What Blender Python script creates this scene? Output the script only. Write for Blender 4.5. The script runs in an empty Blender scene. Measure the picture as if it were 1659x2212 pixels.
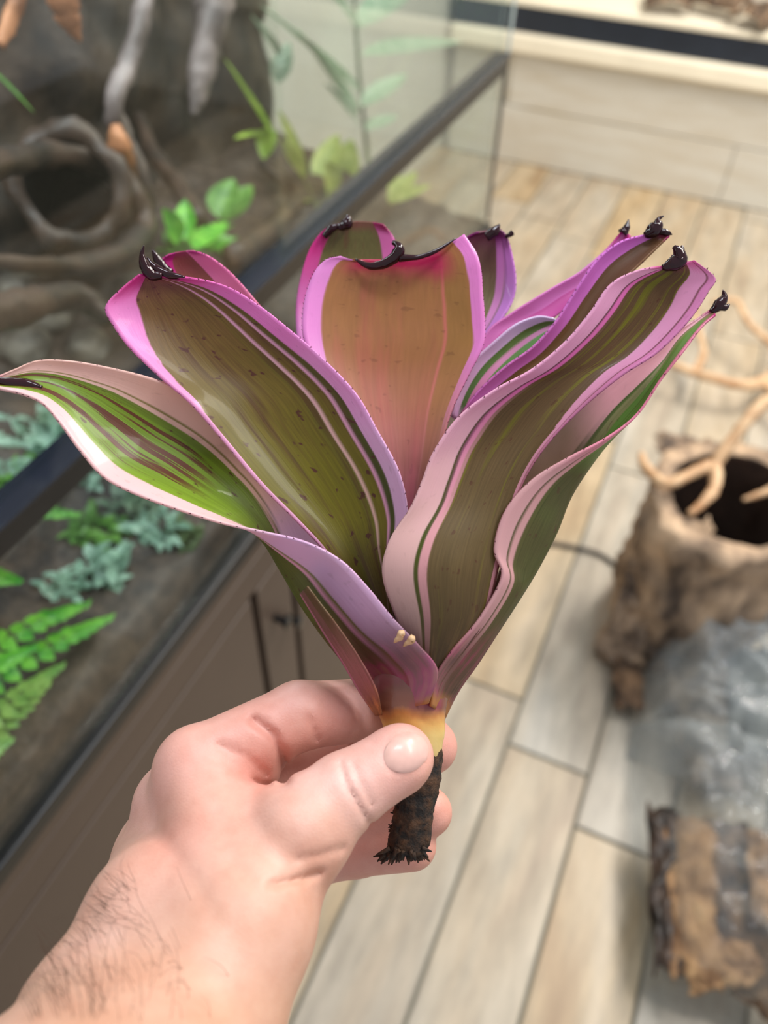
import bpy, bmesh, math, random
import numpy as np
from mathutils import Vector, Matrix
from mathutils.bvhtree import BVHTree
from mathutils import noise as mnoise

random.seed(7)
np.random.seed(7)
SC = bpy.context.scene
COL = SC.collection

# ------------------------------------------------------------------ camera
H = 1.45
FPX, CX, CY = 1700.0, 829.5, 1106.0
R = Matrix(((0.91295692, -0.31021247, 0.26509977),
            (0.40732194, 0.65385038, -0.63762725),
            (0.02446434, 0.69010716, 0.72329358)))
CAM = Vector((0, 0, H))
cd = bpy.data.cameras.new('camera')
cam = bpy.data.objects.new('camera', cd)
COL.objects.link(cam)
cam.matrix_world = Matrix.Translation(CAM) @ R.to_4x4()
cd.sensor_fit = 'HORIZONTAL'
cd.sensor_width = 36.0
cd.lens = FPX / 1659.0 * 36.0
cd.clip_start = 0.01
cd.dof.use_dof = True
cd.dof.focus_distance = 0.252
cd.dof.aperture_fstop = 10.0
SC.camera = cam

# ------------------------------------------------------------------ world, lamps, exposure
w = bpy.data.worlds.new('world')
SC.world = w
w.use_nodes = True
w.node_tree.nodes['Background'].inputs[0].default_value = (0.93, 0.95, 1.0, 1)
w.node_tree.nodes['Background'].inputs[1].default_value = 0.55
SC.view_settings.view_transform = 'Standard'
SC.view_settings.look = 'None'
SC.view_settings.gamma = 1.0
SC.view_settings.use_curve_mapping = False
SC.view_settings.exposure = 0.0


def area(name, loc, target, sx, sy, power, col):
    l = bpy.data.lights.new(name, 'AREA')
    l.shape = 'RECTANGLE'; l.size = sx; l.size_y = sy
    l.energy = power; l.color = col
    o = bpy.data.objects.new(name, l)
    COL.objects.link(o)
    o.location = loc
    o.rotation_euler = (Vector(target) - Vector(loc)).to_track_quat('-Z', 'Y').to_euler()
    return o


area('ceiling_lamp', (0.75, 1.15, 2.75), (0.2, 0.7, 0.6), 1.2, 0.35, 27, (1.0, 0.96, 0.91))
area('ceiling_lamp', (0.7, 2.6, 2.75), (0.6, 2.6, 0), 1.4, 0.5, 85, (1.0, 0.93, 0.84))
area('ceiling_lamp', (-0.1, 0.55, 2.7), (-0.1, 0.35, 1.2), 0.5, 0.25, 10, (0.86, 0.92, 1.0))


# ------------------------------------------------------------------ helpers
def lin(c):
    r = []
    for v in c[:3]:
        v = v / 255.0
        r.append(v / 12.92 if v <= 0.04045 else ((v + 0.055) / 1.055) ** 2.4)
    return (r[0], r[1], r[2], 1.0)


def W(px, py, dep):
    """a point seen at px,py of the frame, dep metres along the view axis"""
    return CAM + R @ Vector(((px - CX) / FPX * dep, -(py - CY) / FPX * dep, -dep))


def on(px, py, ax, val):
    """where the sight line through px,py meets a world plane"""
    r = R @ Vector(((px - CX) / FPX, -(py - CY) / FPX, -1.0))
    return CAM + r * ((val - CAM[ax]) / r[ax])


class NT:
    def __init__(s, name):
        s.m = bpy.data.materials.new(name); s.m.use_nodes = True
        s.t = s.m.node_tree; s.t.nodes.clear()
        s.out = s.n('ShaderNodeOutputMaterial')

    def n(s, typ, **kw):
        nd = s.t.nodes.new(typ)
        for k, v in kw.items():
            if k[0] == 'i' and k[1:].isdigit(): s.set(nd, int(k[1:]), v)
            else: setattr(nd, k, v)
        return nd

    def set(s, nd, key, v):
        inp = nd.inputs[key]
        if isinstance(v, bpy.types.NodeSocket): s.t.links.new(v, inp)
        elif isinstance(v, bpy.types.Node): s.t.links.new(v.outputs[0], inp)
        else: inp.default_value = v

    def math(s, op, a, b=0.0, c=0.0, clamp=False):
        nd = s.n('ShaderNodeMath', operation=op, use_clamp=clamp)
        s.set(nd, 0, a); s.set(nd, 1, b); s.set(nd, 2, c)
        return nd.outputs[0]

    def step(s, x, a, b):
        nd = s.n('ShaderNodeMapRange', interpolation_type='SMOOTHSTEP')
        s.set(nd, 0, x); s.set(nd, 1, a); s.set(nd, 2, b); s.set(nd, 3, 0.0); s.set(nd, 4, 1.0)
        return nd.outputs[0]

    def mix(s, f, a, b, mode='MIX'):
        nd = s.n('ShaderNodeMix', data_type='RGBA', blend_type=mode)
        s.set(nd, 0, f); s.set(nd, 6, a); s.set(nd, 7, b)
        return nd.outputs[2]

    def noise(s, vec, scale, detail=3.0, rough=0.55, dist=0.0):
        nd = s.n('ShaderNodeTexNoise')
        if vec is not None: s.set(nd, 'Vector', vec)
        s.set(nd, 'Scale', scale); s.set(nd, 'Detail', detail); s.set(nd, 'Roughness', rough); s.set(nd, 'Distortion', dist)
        return nd.outputs[0]

    def ramp(s, f, stops, interp='LINEAR'):
        nd = s.n('ShaderNodeValToRGB')
        cr = nd.color_ramp; cr.interpolation = interp
        while len(cr.elements) < len(stops): cr.elements.new(0.5)
        for e, (p, c) in zip(cr.elements, stops):
            e.position = p; e.color = c if len(c) == 4 else lin(c)
        s.set(nd, 0, f)
        return nd.outputs[0]

    def obj(s, scale=(1, 1, 1)):
        tc = s.n('ShaderNodeTexCoord'); mp = s.n('ShaderNodeMapping')
        s.set(mp, 0, tc.outputs['Object']); mp.inputs['Scale'].default_value = scale
        return mp.outputs[0]

    def bump(s, h, strength=0.3, dist=0.001):
        nd = s.n('ShaderNodeBump'); s.set(nd, 'Strength', strength); s.set(nd, 'Distance', dist); s.set(nd, 'Height', h)
        return nd.outputs[0]

    def bsdf(s, col, rough=0.5, nrm=None, **kw):
        b = s.n('ShaderNodeBsdfPrincipled')
        s.set(b, 'Base Color', col); s.set(b, 'Roughness', rough)
        if nrm is not None: s.set(b, 'Normal', nrm)
        for k, v in kw.items(): s.set(b, k.replace('_', ' '), v)
        return b

    def done(s, sh):
        s.t.links.new(sh.outputs[0] if isinstance(sh, bpy.types.Node) else sh, s.out.inputs[0]); return s.m


def simple(name, c, rough=0.5, var=0.25, scale=30.0, bump=0.0, bd=0.001, metal=0.0, **kw):
    t = NT(name); v = t.obj()
    n1 = t.noise(v, scale, 4)
    c1 = lin(c); d = tuple(x * (1 - var) for x in c1[:3]) + (1,); l = tuple(min(1, x * (1 + var)) for x in c1[:3]) + (1,)
    colr = t.ramp(n1, [(0.3, d), (0.7, l)])
    nr = t.bump(n1, bump, bd) if bump else None
    return t.done(t.bsdf(colr, rough, nr, Metallic=metal, **kw))


def two(name, a, b, scale, rough=0.7, bump=0.5, bd=0.003, stretch=(1, 1, 1), lo=0.4, hi=0.6, c=None, **kw):
    t = NT(name); v = t.obj(stretch)
    n1 = t.noise(v, scale, 5, 0.6)
    stops = [(lo, lin(a)), (hi, lin(b))]
    if c: stops.append((min(1, hi + 0.15), lin(c)))
    colr = t.ramp(n1, stops)
    return t.done(t.bsdf(colr, rough, t.bump(n1, bump, bd), **kw))


def glass_mat(name, tint=(0.93, 0.97, 0.95), refl=1.0, haze=0.0):
    t = NT(name)
    tr = t.n('ShaderNodeBsdfTransparent'); tr.inputs[0].default_value = (*tint, 1)
    gl = t.n('ShaderNodeBsdfGlossy'); gl.inputs[0].default_value = (1, 1, 1, 1); gl.inputs['Roughness'].default_value = 0.02
    lw = t.n('ShaderNodeLayerWeight'); lw.inputs[0].default_value = .5
    f = t.math('MULTIPLY', t.math('MULTIPLY_ADD', t.math('POWER', lw.outputs[1], 5.0), .96, .04), refl * .6)
    mx = t.n('ShaderNodeMixShader'); t.set(mx, 0, f); t.t.links.new(tr.outputs[0], mx.inputs[1]); t.t.links.new(gl.outputs[0], mx.inputs[2])
    if haze:
        df = t.n('ShaderNodeBsdfDiffuse'); df.inputs[0].default_value = (0.8, 0.84, 0.86, 1)
        m2 = t.n('ShaderNodeMixShader'); t.set(m2, 0, haze); t.t.links.new(mx.outputs[0], m2.inputs[1]); t.t.links.new(df.outputs[0], m2.inputs[2])
        mx = m2
    return t.done(mx)


def mk(name, verts, faces, mat, parent=None, loc=None, smooth=True, kind=None, label=None, cat=None, group=None):
    """one mesh object; verts in world space, stored relative to loc (or the parent's origin)"""
    org = Vector(loc) if loc is not None else (parent_org(parent) if parent else Vector(np.mean(np.array([tuple(v) for v in verts]), axis=0)))
    me = bpy.data.meshes.new(name)
    me.from_pydata([tuple(Vector(v) - org) for v in verts], [], faces)
    me.update()
    if smooth: me.shade_smooth()
    if mat: me.materials.append(mat)
    o = bpy.data.objects.new(name, me); COL.objects.link(o)
    if parent:
        o.parent = parent; o.location = org - parent_org(parent)
    else: o.location = org
    tag(o, label, cat, group, kind)
    return o


def parent_org(p):
    v = Vector((0, 0, 0))
    while p: v += p.location; p = p.parent
    return v


def tag(o, label=None, cat=None, group=None, kind=None):
    if label: o['label'] = label
    if cat: o['category'] = cat
    if group: o['group'] = group
    if kind: o['kind'] = kind
    return o


def empty(name, loc, label=None, cat=None, group=None, kind=None):
    o = bpy.data.objects.new(name, None); COL.objects.link(o); o.location = loc
    o.empty_display_size = 0.02
    return tag(o, label, cat, group, kind)


def box_geo(lo, hi, bev=0.0):
    x0, y0, z0 = lo; x1, y1, z1 = hi
    b = min(bev, (x1 - x0) * .45, (y1 - y0) * .45, (z1 - z0) * .45)
    bm = bmesh.new()
    bmesh.ops.create_cube(bm, size=1.0)
    for v in bm.verts:
        v.co = Vector((x0 + (v.co.x + .5) * (x1 - x0), y0 + (v.co.y + .5) * (y1 - y0), z0 + (v.co.z + .5) * (z1 - z0)))
    if b > 0: bmesh.ops.bevel(bm, geom=list(bm.edges), offset=b, segments=2, profile=0.5, affect='EDGES')
    vs = [v.co.copy() for v in bm.verts]; bm.verts.index_update(); fs = [[v.index for v in f.verts] for f in bm.faces]
    bm.free()
    return vs, fs


def box(name, lo, hi, mat, parent=None, bev=0.001, **kw):
    vs, fs = box_geo(lo, hi, bev)
    return mk(name, vs, fs, mat, parent, smooth=False, **kw)


def crom(pts, n):
    """Catmull-Rom resample of a list of tuples"""
    P = np.array(pts, float); k = len(P)
    P = np.vstack([2 * P[0] - P[1], P, 2 * P[-1] - P[-2]])
    out = []
    for i in range(n):
        t = i / (n - 1) * (k - 1); j = min(int(t), k - 2); f = t - j
        a, b, c, d = P[j], P[j + 1], P[j + 2], P[j + 3]
        out.append(0.5 * ((2 * b) + (-a + c) * f + (2 * a - 5 * b + 4 * c - d) * f * f + (-a + 3 * b - 3 * c + d) * f ** 3))
    return np.array(out)


def tube_geo(pts, radii, seg=10, n=None, flat=1.0, rough=0.0, seed=0, cap=True):
    """swept tube through world points"""
    A = [tuple(p) + (r,) for p, r in zip(pts, radii)]
    n = n or max(4, len(pts) * 4)
    Q = crom(A, n)
    vs, fs = [], []
    up = Vector((0, 0, 1))
    prev = None
    for i in range(n):
        p = Vector(Q[i, :3]); r = max(1e-5, Q[i, 3])
        t = Vector(Q[min(i + 1, n - 1), :3]) - Vector(Q[max(i - 1, 0), :3])
        t.normalize()
        if prev is None:
            a = t.orthogonal().normalized()
        else:
            a = prev - t * prev.dot(t)
            a = a.normalized() if a.length > 1e-6 else t.orthogonal().normalized()
        prev = a; b = t.cross(a)
        for k in range(seg):
            an = 2 * math.pi * k / seg
            rr = r
            if rough:
                q = Vector((math.cos(an) * 1.3 + seed, math.sin(an) * 1.3, i * 0.35))
                rr = r * (1 + rough * mnoise.noise(q) + rough * .6 * mnoise.noise(q * 2.7))
            vs.append(p + a * math.cos(an) * rr + b * math.sin(an) * rr * flat)
    for i in range(n - 1):
        for k in range(seg):
            k2 = (k + 1) % seg
            fs.append([i * seg + k, i * seg + k2, (i + 1) * seg + k2, (i + 1) * seg + k])
    if cap:
        fs.append(list(range(seg))[::-1]); fs.append([(n - 1) * seg + k for k in range(seg)])
    return vs, fs


def tube(name, pts, radii, mat, parent=None, **kw):
    g = {k: kw.pop(k) for k in ('seg', 'n', 'flat', 'rough', 'seed', 'cap') if k in kw}
    vs, fs = tube_geo(pts, radii, **g)
    return mk(name, vs, fs, mat, parent, **kw)


class Geo:
    def __init__(s): s.v = []; s.f = []
    def add(s, vs, fs):
        b = len(s.v); s.v += [Vector(v) for v in vs]; s.f += [[i + b for i in f] for f in fs]


# ================================================================== SETTING
# ---- floor of wood-look tiles
def tile_mat():
    t = NT('wood_look_tile')
    oi = t.n('ShaderNodeObjectInfo')
    tc = t.n('ShaderNodeTexCoord')
    off = t.n('ShaderNodeVectorMath', operation='MULTIPLY_ADD')
    t.set(off, 0, tc.outputs['Object'])
    off.inputs[1].default_value = (5.0, 1.1, 1.0)
    rv = t.n('ShaderNodeCombineXYZ'); t.set(rv, 0, t.math('MULTIPLY', oi.outputs['Random'], 37.0)); t.set(rv, 1, t.math('MULTIPLY', oi.outputs['Random'], 91.0))
    t.set(off, 2, rv)
    v = off.outputs[0]
    n1 = t.noise(v, 1.7, 3, 0.5, 0.6)
    n2 = t.noise(v, 6.0, 5, 0.6)
    n3 = t.noise(v, 0.9, 2, 0.5)
    c = t.ramp(n1, [(0.30, (150, 120, 84)), (0.42, (178, 156, 122)), (0.55, (192, 178, 152)), (0.72, (196, 189, 174))])
    warm = t.mix(oi.outputs['Random'], lin((206, 178, 136)), lin((188, 186, 180)))
    c = t.mix(0.5, c, warm)
    g = t.ramp(n2, [(0.35, (205, 205, 205)), (0.65, (255, 255, 255))])
    c = t.mix(0.8, c, g, 'MULTIPLY')
    st = t.step(n3, 0.60, 0.72)
    c = t.mix(t.math('MULTIPLY', st, 0.55), c, lin((138, 104, 66)))
    return t.done(t.bsdf(c, 0.38, t.bump(n2, 0.15, 0.0005)))


M_TILE = tile_mat()
M_GROUT = simple('tile_grout', (112, 110, 98), 0.8, 0.1, 60)
floor = box('floor', (-2.6, -1.0, -0.03), (2.6, 3.6, -0.004), M_GROUT, bev=0, kind='structure', loc=(0, 0, 0))
TW, TL = 0.1646, 0.90
tm = None
vs, fs = box_geo((-TW / 2 + .0034, -TL / 2 + .0034, -0.012), (TW / 2 - .0034, TL / 2 - .0034, 0.0), 0.0012)
for ix in range(-9, 11):
    xc = -0.0480 + TW * ix + TW / 2 - TW / 2
    xc = (-0.147 * H + TW / 2) + TW * ix
    ph = 0.625 * H - 0.073 * H * ix
    for k in range(-4, 5):
        y0 = ph + k * TL
        yc = y0 + TL / 2
        if yc < -1.0 or yc > 3.9: continue
        if xc < -0.9 and yc < 3.2 and xc < -1.6: continue
        o = bpy.data.objects.new('tile', None)
        if tm is None:
            tm = bpy.data.meshes.new('tile'); tm.from_pydata([tuple(v) for v in vs], [], fs); tm.update(); tm.materials.append(M_TILE)
        bpy.data.objects.remove(o)
        o = bpy.data.objects.new('tile', tm); COL.objects.link(o)
        o.parent = floor; o.location = (xc, yc, 0.0)

# ---- wall behind the bench
M_WALL = simple('pale_plaster', (214, 208, 196), 0.8, 0.05, 4)
box('wall_back', (-2.6, 3.95, 0), (2.6, 4.05, 2.9), M_WALL, bev=0, kind='structure')
box('wall_left', (-1.35, -1.0, 0), (-1.25, 3.95, 2.9), simple('shaded_plaster', (206, 202, 192), 0.85, 0.05, 4), bev=0, kind='structure')


def pale_board():
    t = NT('whitewashed_board'); v = t.obj((0.8, 3, 5))
    n = t.noise(v, 4.0, 5, 0.6, 0.5)
    c = t.ramp(n, [(0.3, (208, 200, 182)), (0.5, (216, 211, 198)), (0.7, (224, 222, 212))])
    return t.done(t.bsdf(c, 0.45, t.bump(n, 0.1, 0.001)))


M_PALE = pale_board()
M_CREAM = simple('cream_edging', (248, 240, 218), 0.35, 0.05, 8)
M_NAVY = simple('black_strip', (34, 42, 54), 0.35, 0.15, 10)
bench = empty('display_bench', (0.0, 3.6, 0), 'long low whitewashed bench along the far side with a black strip above its cream edging', 'bench')
for a, (z0, z1) in enumerate(((0.004, 0.228), (0.232, 0.44))):
    for k in range(3):
        x0 = -1.2 + k * 1.2 + (0.25 if a else 0)
        box('board', (x0 + .001, 3.5, z0), (min(2.4, x0 + 1.198), 3.53, z1), M_PALE, bench, 0.002)
box('carcass', (-1.22, 3.531, 0.004), (2.4, 3.93, 0.44), M_PALE, bench, 0.002)
box('edging', (-1.22, 3.46, 0.441), (2.4, 3.93, 0.51), M_CREAM, bench, 0.012)
box('black_strip', (-1.22, 3.49, 0.511), (2.4, 3.93, 0.60), M_NAVY, bench, 0.004, label='black strip under the top')
box('bench_top', (-1.22, 3.485, 0.601), (2.4, 3.93, 0.622), M_CREAM, bench, 0.004)

# ================================================================== CORK, WOOD MATERIALS
M_CORK = two('cork_bark', (58, 46, 38), (150, 124, 98), 38, 0.85, 0.9, 0.006, (1, 1, .35), 0.40, 0.62, (196, 160, 120))
M_CORKIN = two('cork_inner', (92, 60, 42), (150, 104, 70), 30, 0.8, 0.6, 0.003, (1, 1, .3))
M_TANW = two('pale_root_wood', (176, 128, 86), (226, 192, 152), 22, 0.6, 0.5, 0.002, (1, 1, 1), 0.35, 0.6)
M_DARKWOOD = two('wet_root_wood', (32, 25, 20), (70, 52, 40), 18, 0.5, 0.8, 0.004, (1, 1, .4))
M_GREYWOOD = two('grey_driftwood', (84, 74, 70), (140, 126, 122), 20, 0.5, 0.7, 0.003, (1, 1, .3))
M_ORANGEWOOD = two('orange_driftwood', (120, 76, 48), (188, 128, 88), 20, 0.5, 0.7, 0.003, (1, 1, .3))


def bark_piece(name, c, size, rot, mat, seed, label, cat, group=None, parent=None):
    """curved slab of bark: rough outer face, smoother inner face"""
    L, Wd, T, curve = size
    nu, nv = 26, 40
    vs, fs = [], []
    Mx = Matrix.Translation(Vector(c)) @ Matrix.Rotation(rot[2], 4, 'Z') @ Matrix.Rotation(rot[1], 4, 'Y') @ Matrix.Rotation(rot[0], 4, 'X')
    for side in (0, 1):
        for j in range(nv):
            v = j / (nv - 1) - .5
            wj = Wd * (1 + .34 * mnoise.noise(Vector((v * 4, seed, 0))))
            for i in range(nu):
                u = i / (nu - 1) - .5
                a = u * curve
                rr = wj / max(curve, .2)
                q = Vector((u * 6, v * 9, seed * 3.1))
                rel = (T * .9 * mnoise.noise(q) + T * .6 * mnoise.noise(q * 2.6) + T * .35 * abs(mnoise.noise(q * 6))) if side == 0 else T * .15 * mnoise.noise(q)
                rad = rr + (T * (.9 if side == 0 else 0)) + rel
                edge = min(1, (0.5 - abs(u)) * 10, (0.5 - abs(v)) * 14)
                if side == 0: rad = rr + (rad - rr) * max(0.1, edge)
                Lj = L * (1 + .20 * mnoise.noise(Vector((u * 5, seed + 7, 0))))
                vs.append(Mx @ Vector((math.sin(a) * rad, v * Lj, math.cos(a) * rad - rr)))
    N = nu * nv
    for s in (0, 1):
        for j in range(nv - 1):
            for i in range(nu - 1):
                q = [s * N + j * nu + i, s * N + j * nu + i + 1, s * N + (j + 1) * nu + i + 1, s * N + (j + 1) * nu + i]
                fs.append(q if s == 0 else q[::-1])
    rim = [j * nu for j in range(nv)] + [(nv - 1) * nu + i for i in range(1, nu)] + [j * nu + nu - 1 for j in range(nv - 2, -1, -1)] + [i for i in range(nu - 2, 0, -1)]
    for a, b in zip(rim, rim[1:] + rim[:1]): fs.append([a, b, b + N, a + N])
    return mk(name, vs, fs, mat, parent, label=label, cat=cat, group=group)


# bark heaped on the bench, top right of the frame
for k, (x, y, sx, sy, rz) in enumerate(((-0.42, 3.62, .16, .2, .3), (-0.24, 3.66, .15, .24, 1.2), (-0.05, 3.60, .15, .26, -.5), (0.10, 3.68, .2, .2, .9), (0.28, 3.62, .16, .25, 0.1))):
    bark_piece('bark_slab', (x, y, 0.672 + .012 * (k % 2)), (sy, sx, .018, 1.3), (0, 0, rz), M_CORK, 3 + k,
               ['leftmost brown bark slab lying on the far bench', 'second brown bark slab from the left on the far bench', 'middle brown bark slab on the far bench', 'fourth brown bark slab from the left on the far bench', 'rightmost brown bark slab on the far bench'][k], 'bark', 'bark slabs on the far bench')

# ================================================================== CABINET + TERRARIUM
X0, XB = -0.3625, -0.825
Y0, Y1 = -0.10, 1.31
ZB, ZA, ZT = 0.795, 1.055, 1.56
M_CAB = simple('dark_brown_laminate', (84, 70, 60), 0.5, 0.08, 6)
M_BLACK = simple('black_trim', (20, 20, 21), 0.35, 0.2, 20)
M_BLACKG = simple('black_gloss_ledge', (26, 30, 40), 0.12, 0.1, 20)
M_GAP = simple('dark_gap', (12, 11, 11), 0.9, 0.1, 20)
cab = empty('terrarium_cabinet', (-0.6, 0.6, 0), 'dark brown laminate cabinet carrying the planted glass terrarium', 'cabinet')
box('body', (XB, Y0, 0.05), (X0 - .020, Y1, ZB - .052), M_CAB, cab, 0.002)
box('plinth', (XB, Y0, 0.0), (X0 - .05, Y1, 0.049), M_BLACK, cab, 0.001)
box('top_panel', (XB, Y0, ZB - .051), (X0 - .001, Y1, ZB - .022), M_CAB, cab, 0.002)
box('black_edge', (XB, Y0, ZB - .0215), (X0 + .006, Y1 + .004, ZB - .001), M_BLACK, cab, 0.002, label='black edge strip')
doors = []
for (a, b) in ((Y0 + .002, 0.468), (0.482, 0.558), (0.572, Y1 - .002)):
    d = box('door' if b - a > .2 else 'centre_panel', (X0 - .019, a, 0.055), (X0 - .001, b, ZB - .105), M_CAB, cab, 0.0015)
    doors.append(d)
box('top_rail', (X0 - .019, Y0 + .002, ZB - .100), (X0 - .0012, Y1 - .002, ZB - .053), M_CAB, cab, 0.0015)
for (yy, zz) in ((0.512, 0.60), (0.54, 0.565)):
    tube('knob', [Vector((X0 - .001, yy, zz)), Vector((X0 + .012, yy, zz)), Vector((X0 + .02, yy, zz))], [.005, .006, .010], M_BLACK, doors[1], seg=12, n=8)

M_GLASS = glass_mat('terrarium_glass', (0.95, 0.975, 0.965), 1.15)
M_GLASS2 = glass_mat('terrarium_side_glass', (0.90, 0.93, 0.91), 1.0, haze=0.10)  # pale diffuse haze stands in for reflections on the end panes
tank = empty('terrarium', (-0.6, 0.6, ZB), 'large glass terrarium with a black front bar, filled with wood, moss and ferns', 'terrarium')
GT = 0.006
box('base_panel', (XB, Y0, ZB), (X0, Y1, ZB + .006), M_GLASS, tank, 0)
box('front_glass', (X0 - GT, Y0, ZB + .006), (X0, Y1, ZA - .012), M_GLASS, tank, 0, label='low fixed front pane')
mid = 0.61
box('door_glass', (X0 - .018, Y0 + .01, ZA + .012), (X0 - .013, mid + .03, ZT - .02), M_GLASS, tank, 0, label='near sliding pane')
box('door_glass', (X0 - .010, mid, ZA + .012), (X0 - .005, Y1 - .008, ZT - .02), M_GLASS, tank, 0, label='far sliding pane')
box('end_glass', (XB, Y1 - GT, ZB + .006), (X0 - .012, Y1, ZT), M_GLASS2, tank, 0, label='end pane')
box('end_glass', (XB, Y0, ZB + .006), (X0 - .012, Y0 + GT, ZT), M_GLASS2, tank, 0)
box('front_bar', (X0 - .012, Y0, ZA - .012), (X0 + .001, Y1 - .001, ZA + .008), M_BLACK, tank, 0.001, label='black bar across the front')
box('runner_ledge', (X0 - .024, Y0, ZA + .0085), (X0 + .003, Y1 - .001, ZA + .012), M_BLACKG, tank, 0.0008, label='glossy ledge on the bar')
box('top_frame', (X0 - .024, Y0, ZT - .02), (X0, Y1, ZT), M_BLACK, tank, 0.001)
box('back_frame', (XB, Y0, ZT - .02), (XB + .02, Y1, ZT), M_BLACK, tank, 0.001)
box('corner_seal', (X0 - .005, Y1 - .007, ZB + .006), (X0 + .0005, Y1 + .0005, ZA - .012), simple('grey_seal', (70, 68, 64), .5), tank, 0.0005)
box('corner_seal', (X0 - .004, Y1 - .004, ZA + .012), (X0, Y1, ZT - .02), simple('clear_seal', (190, 200, 196), .3), tank, 0.0005)
box('corner_seal', (XB, Y1 - .011, ZB + .006), (XB + .005, Y1 - .006, ZT - .02), M_GAP, tank, 0.0005)


# earth background and soil
def soil_h(x, y):
    d = (X0 - x) / (X0 - XB)
    return ZB + .045 + .10 * d + .012 * mnoise.noise(Vector((x * 9, y * 9, 0))) + .008 * mnoise.noise(Vector((x * 30, y * 30, 1))) - .05 * max(0, (y - .9)) / .4


M_SOIL = two('damp_soil', (34, 27, 23), (78, 64, 54), 60, 0.55, 0.9, 0.004, (1, 1, 1), 0.35, 0.65)
nx, ny = 46, 120
vs = [Vector((X0 - .007 + (XB - X0 + .014) * i / (nx - 1), Y0 + .007 + (Y1 - Y0 - .014) * j / (ny - 1), 0)) for j in range(ny) for i in range(nx)]
for v in vs: v.z = soil_h(v.x, v.y)
fs = [[j * nx + i, j * nx + i + 1, (j + 1) * nx + i + 1, (j + 1) * nx + i][::-1] for j in range(ny - 1) for i in range(nx - 1)]
bd = [i for i in range(nx)] + [j * nx + nx - 1 for j in range(1, ny)] + [(ny - 1) * nx + i for i in range(nx - 2, -1, -1)] + [j * nx for j in range(ny - 2, 0, -1)]
b0 = len(vs)
vs += [Vector((vs[i].x, vs[i].y, ZB + .0065)) for i in bd]
for k in range(len(bd)): fs.append([bd[k], bd[(k + 1) % len(bd)], b0 + (k + 1) % len(bd), b0 + k])
mk('soil', vs, fs, M_SOIL, label='dark damp soil bed sloping up inside the terrarium', cat='soil', kind='stuff')

M_EARTH = two('earth_background', (30, 25, 21), (72, 58, 46), 11, 0.6, 0.9, 0.01, (1, 1, 1), 0.38, 0.66, (100, 86, 74))
nx, ny = 110, 44
vs = []
for j in range(ny):
    for i in range(nx):
        y = Y0 + .008 + (Y1 - Y0 - .016) * i / (nx - 1); z = ZB + .05 + (ZT - ZB - .08) * j / (ny - 1)
        q = Vector((y * 7, z * 7, 4))
        x = XB + .035 + .035 * mnoise.noise(q) + .018 * mnoise.noise(q * 2.6) + .008 * mnoise.noise(q * 6)
        vs.append(Vector((max(XB + .006, x), y, z)))
fs = [[j * nx + i, j * nx + i + 1, (j + 1) * nx + i + 1, (j + 1) * nx + i] for j in range(ny - 1) for i in range(nx - 1)]
mk('earth_background', vs, fs, M_EARTH, tank, label='brown clay back wall')

# LED bar under the lid
M_LED = NT('led_strip'); em = M_LED.n('ShaderNodeEmission'); em.inputs[0].default_value = (0.86, 0.95, 1, 1); em.inputs[1].default_value = 9; M_LED = M_LED.done(em)
led = empty('led_lamp', (-0.62, 0.5, ZT + .01), 'slim black light bar lying on top of the terrarium', 'lamp')
box('housing', (-0.66, 0.0, ZT + .004), (-0.58, 1.1, ZT + .03), M_BLACK, led, 0.002)
box('light_strip', (-0.64, 0.02, ZT + .0005), (-0.60, 1.08, ZT + .0035), M_LED, led, 0)
ll = area('led_light', (-0.62, 0.5, ZT - .002), (-0.62, 0.5, 0),   .04, 1.0, 3.2, (0.86, 0.95, 1.0)); ll.parent = led; ll.location = (0, 0, -.012); ll.rotation_euler = (0, 0, 0)
for yy in (0.005, 1.07): box('bracket', (XB + .002, yy, ZT + .001), (X0 - .002, yy + .02, ZT + .0038), M_BLACK, led, 0)

# ---- wood inside
def inside(px, py, x): return on(px, py, 0, x)


def branch(name, P, rad, mat, label, cat='branch', seed=0, **kw):
    return tube(name, P, rad, mat, seg=12, n=len(P) * 6, rough=.35, seed=seed, label=label, cat=cat, **kw)


branch('driftwood', [inside(478, -80, -.60), inside(462, 20, -.60), inside(440, 120, -.60), inside(428, 200, -.60), inside(415, 250, -.60)], [.018, .019, .016, .011, .004], M_GREYWOOD, 'pale grey driftwood limb hanging down behind the long green leaf', seed=1)
branch('driftwood', [inside(130, -60, -.56), inside(140, 10, -.56), inside(152, 50, -.56), inside(172, 88, -.56)], [.012, .012, .009, .002], M_ORANGEWOOD, 'short orange-brown driftwood point near the upper left corner', seed=2)
branch('driftwood', [inside(45, -60, -.56), inside(30, 20, -.56), inside(0, 100, -.56)], [.008, .007, .004], M_ORANGEWOOD, 'thin orange-brown twig left of the driftwood point', seed=12)
branch('driftwood', [inside(320, -30, -.62), inside(300, 60, -.62), inside(275, 150, -.62), inside(245, 225, -.62), inside(262, 290, -.63), inside(300, 370, -.65), inside(330, 440, -.68)], [.009, .010, .010, .010, .011, .010, .006], M_GREYWOOD, 'crooked grey branch bending in the middle of the terrarium', seed=3)
branch('driftwood', [inside(250, 270, -.60), inside(262, 320, -.60), inside(290, 380, -.62)], [.005, .012, .004], M_ORANGEWOOD, 'tan wood splinter under the bend of the crooked branch', seed=4)
branch('root_wood', [inside(-80, 380, -.52), inside(10, 350, -.56), inside(110, 332, -.60), inside(210, 352, -.60), inside(290, 420, -.58), inside(310, 500, -.56), inside(240, 555, -.52), inside(120, 575, -.50), inside(-60, 560, -.48)], [.010, .011, .011, .012, .014, .013, .011, .008, .005], M_DARKWOOD, 'dark looping root around the black hollow', seed=5)
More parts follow.
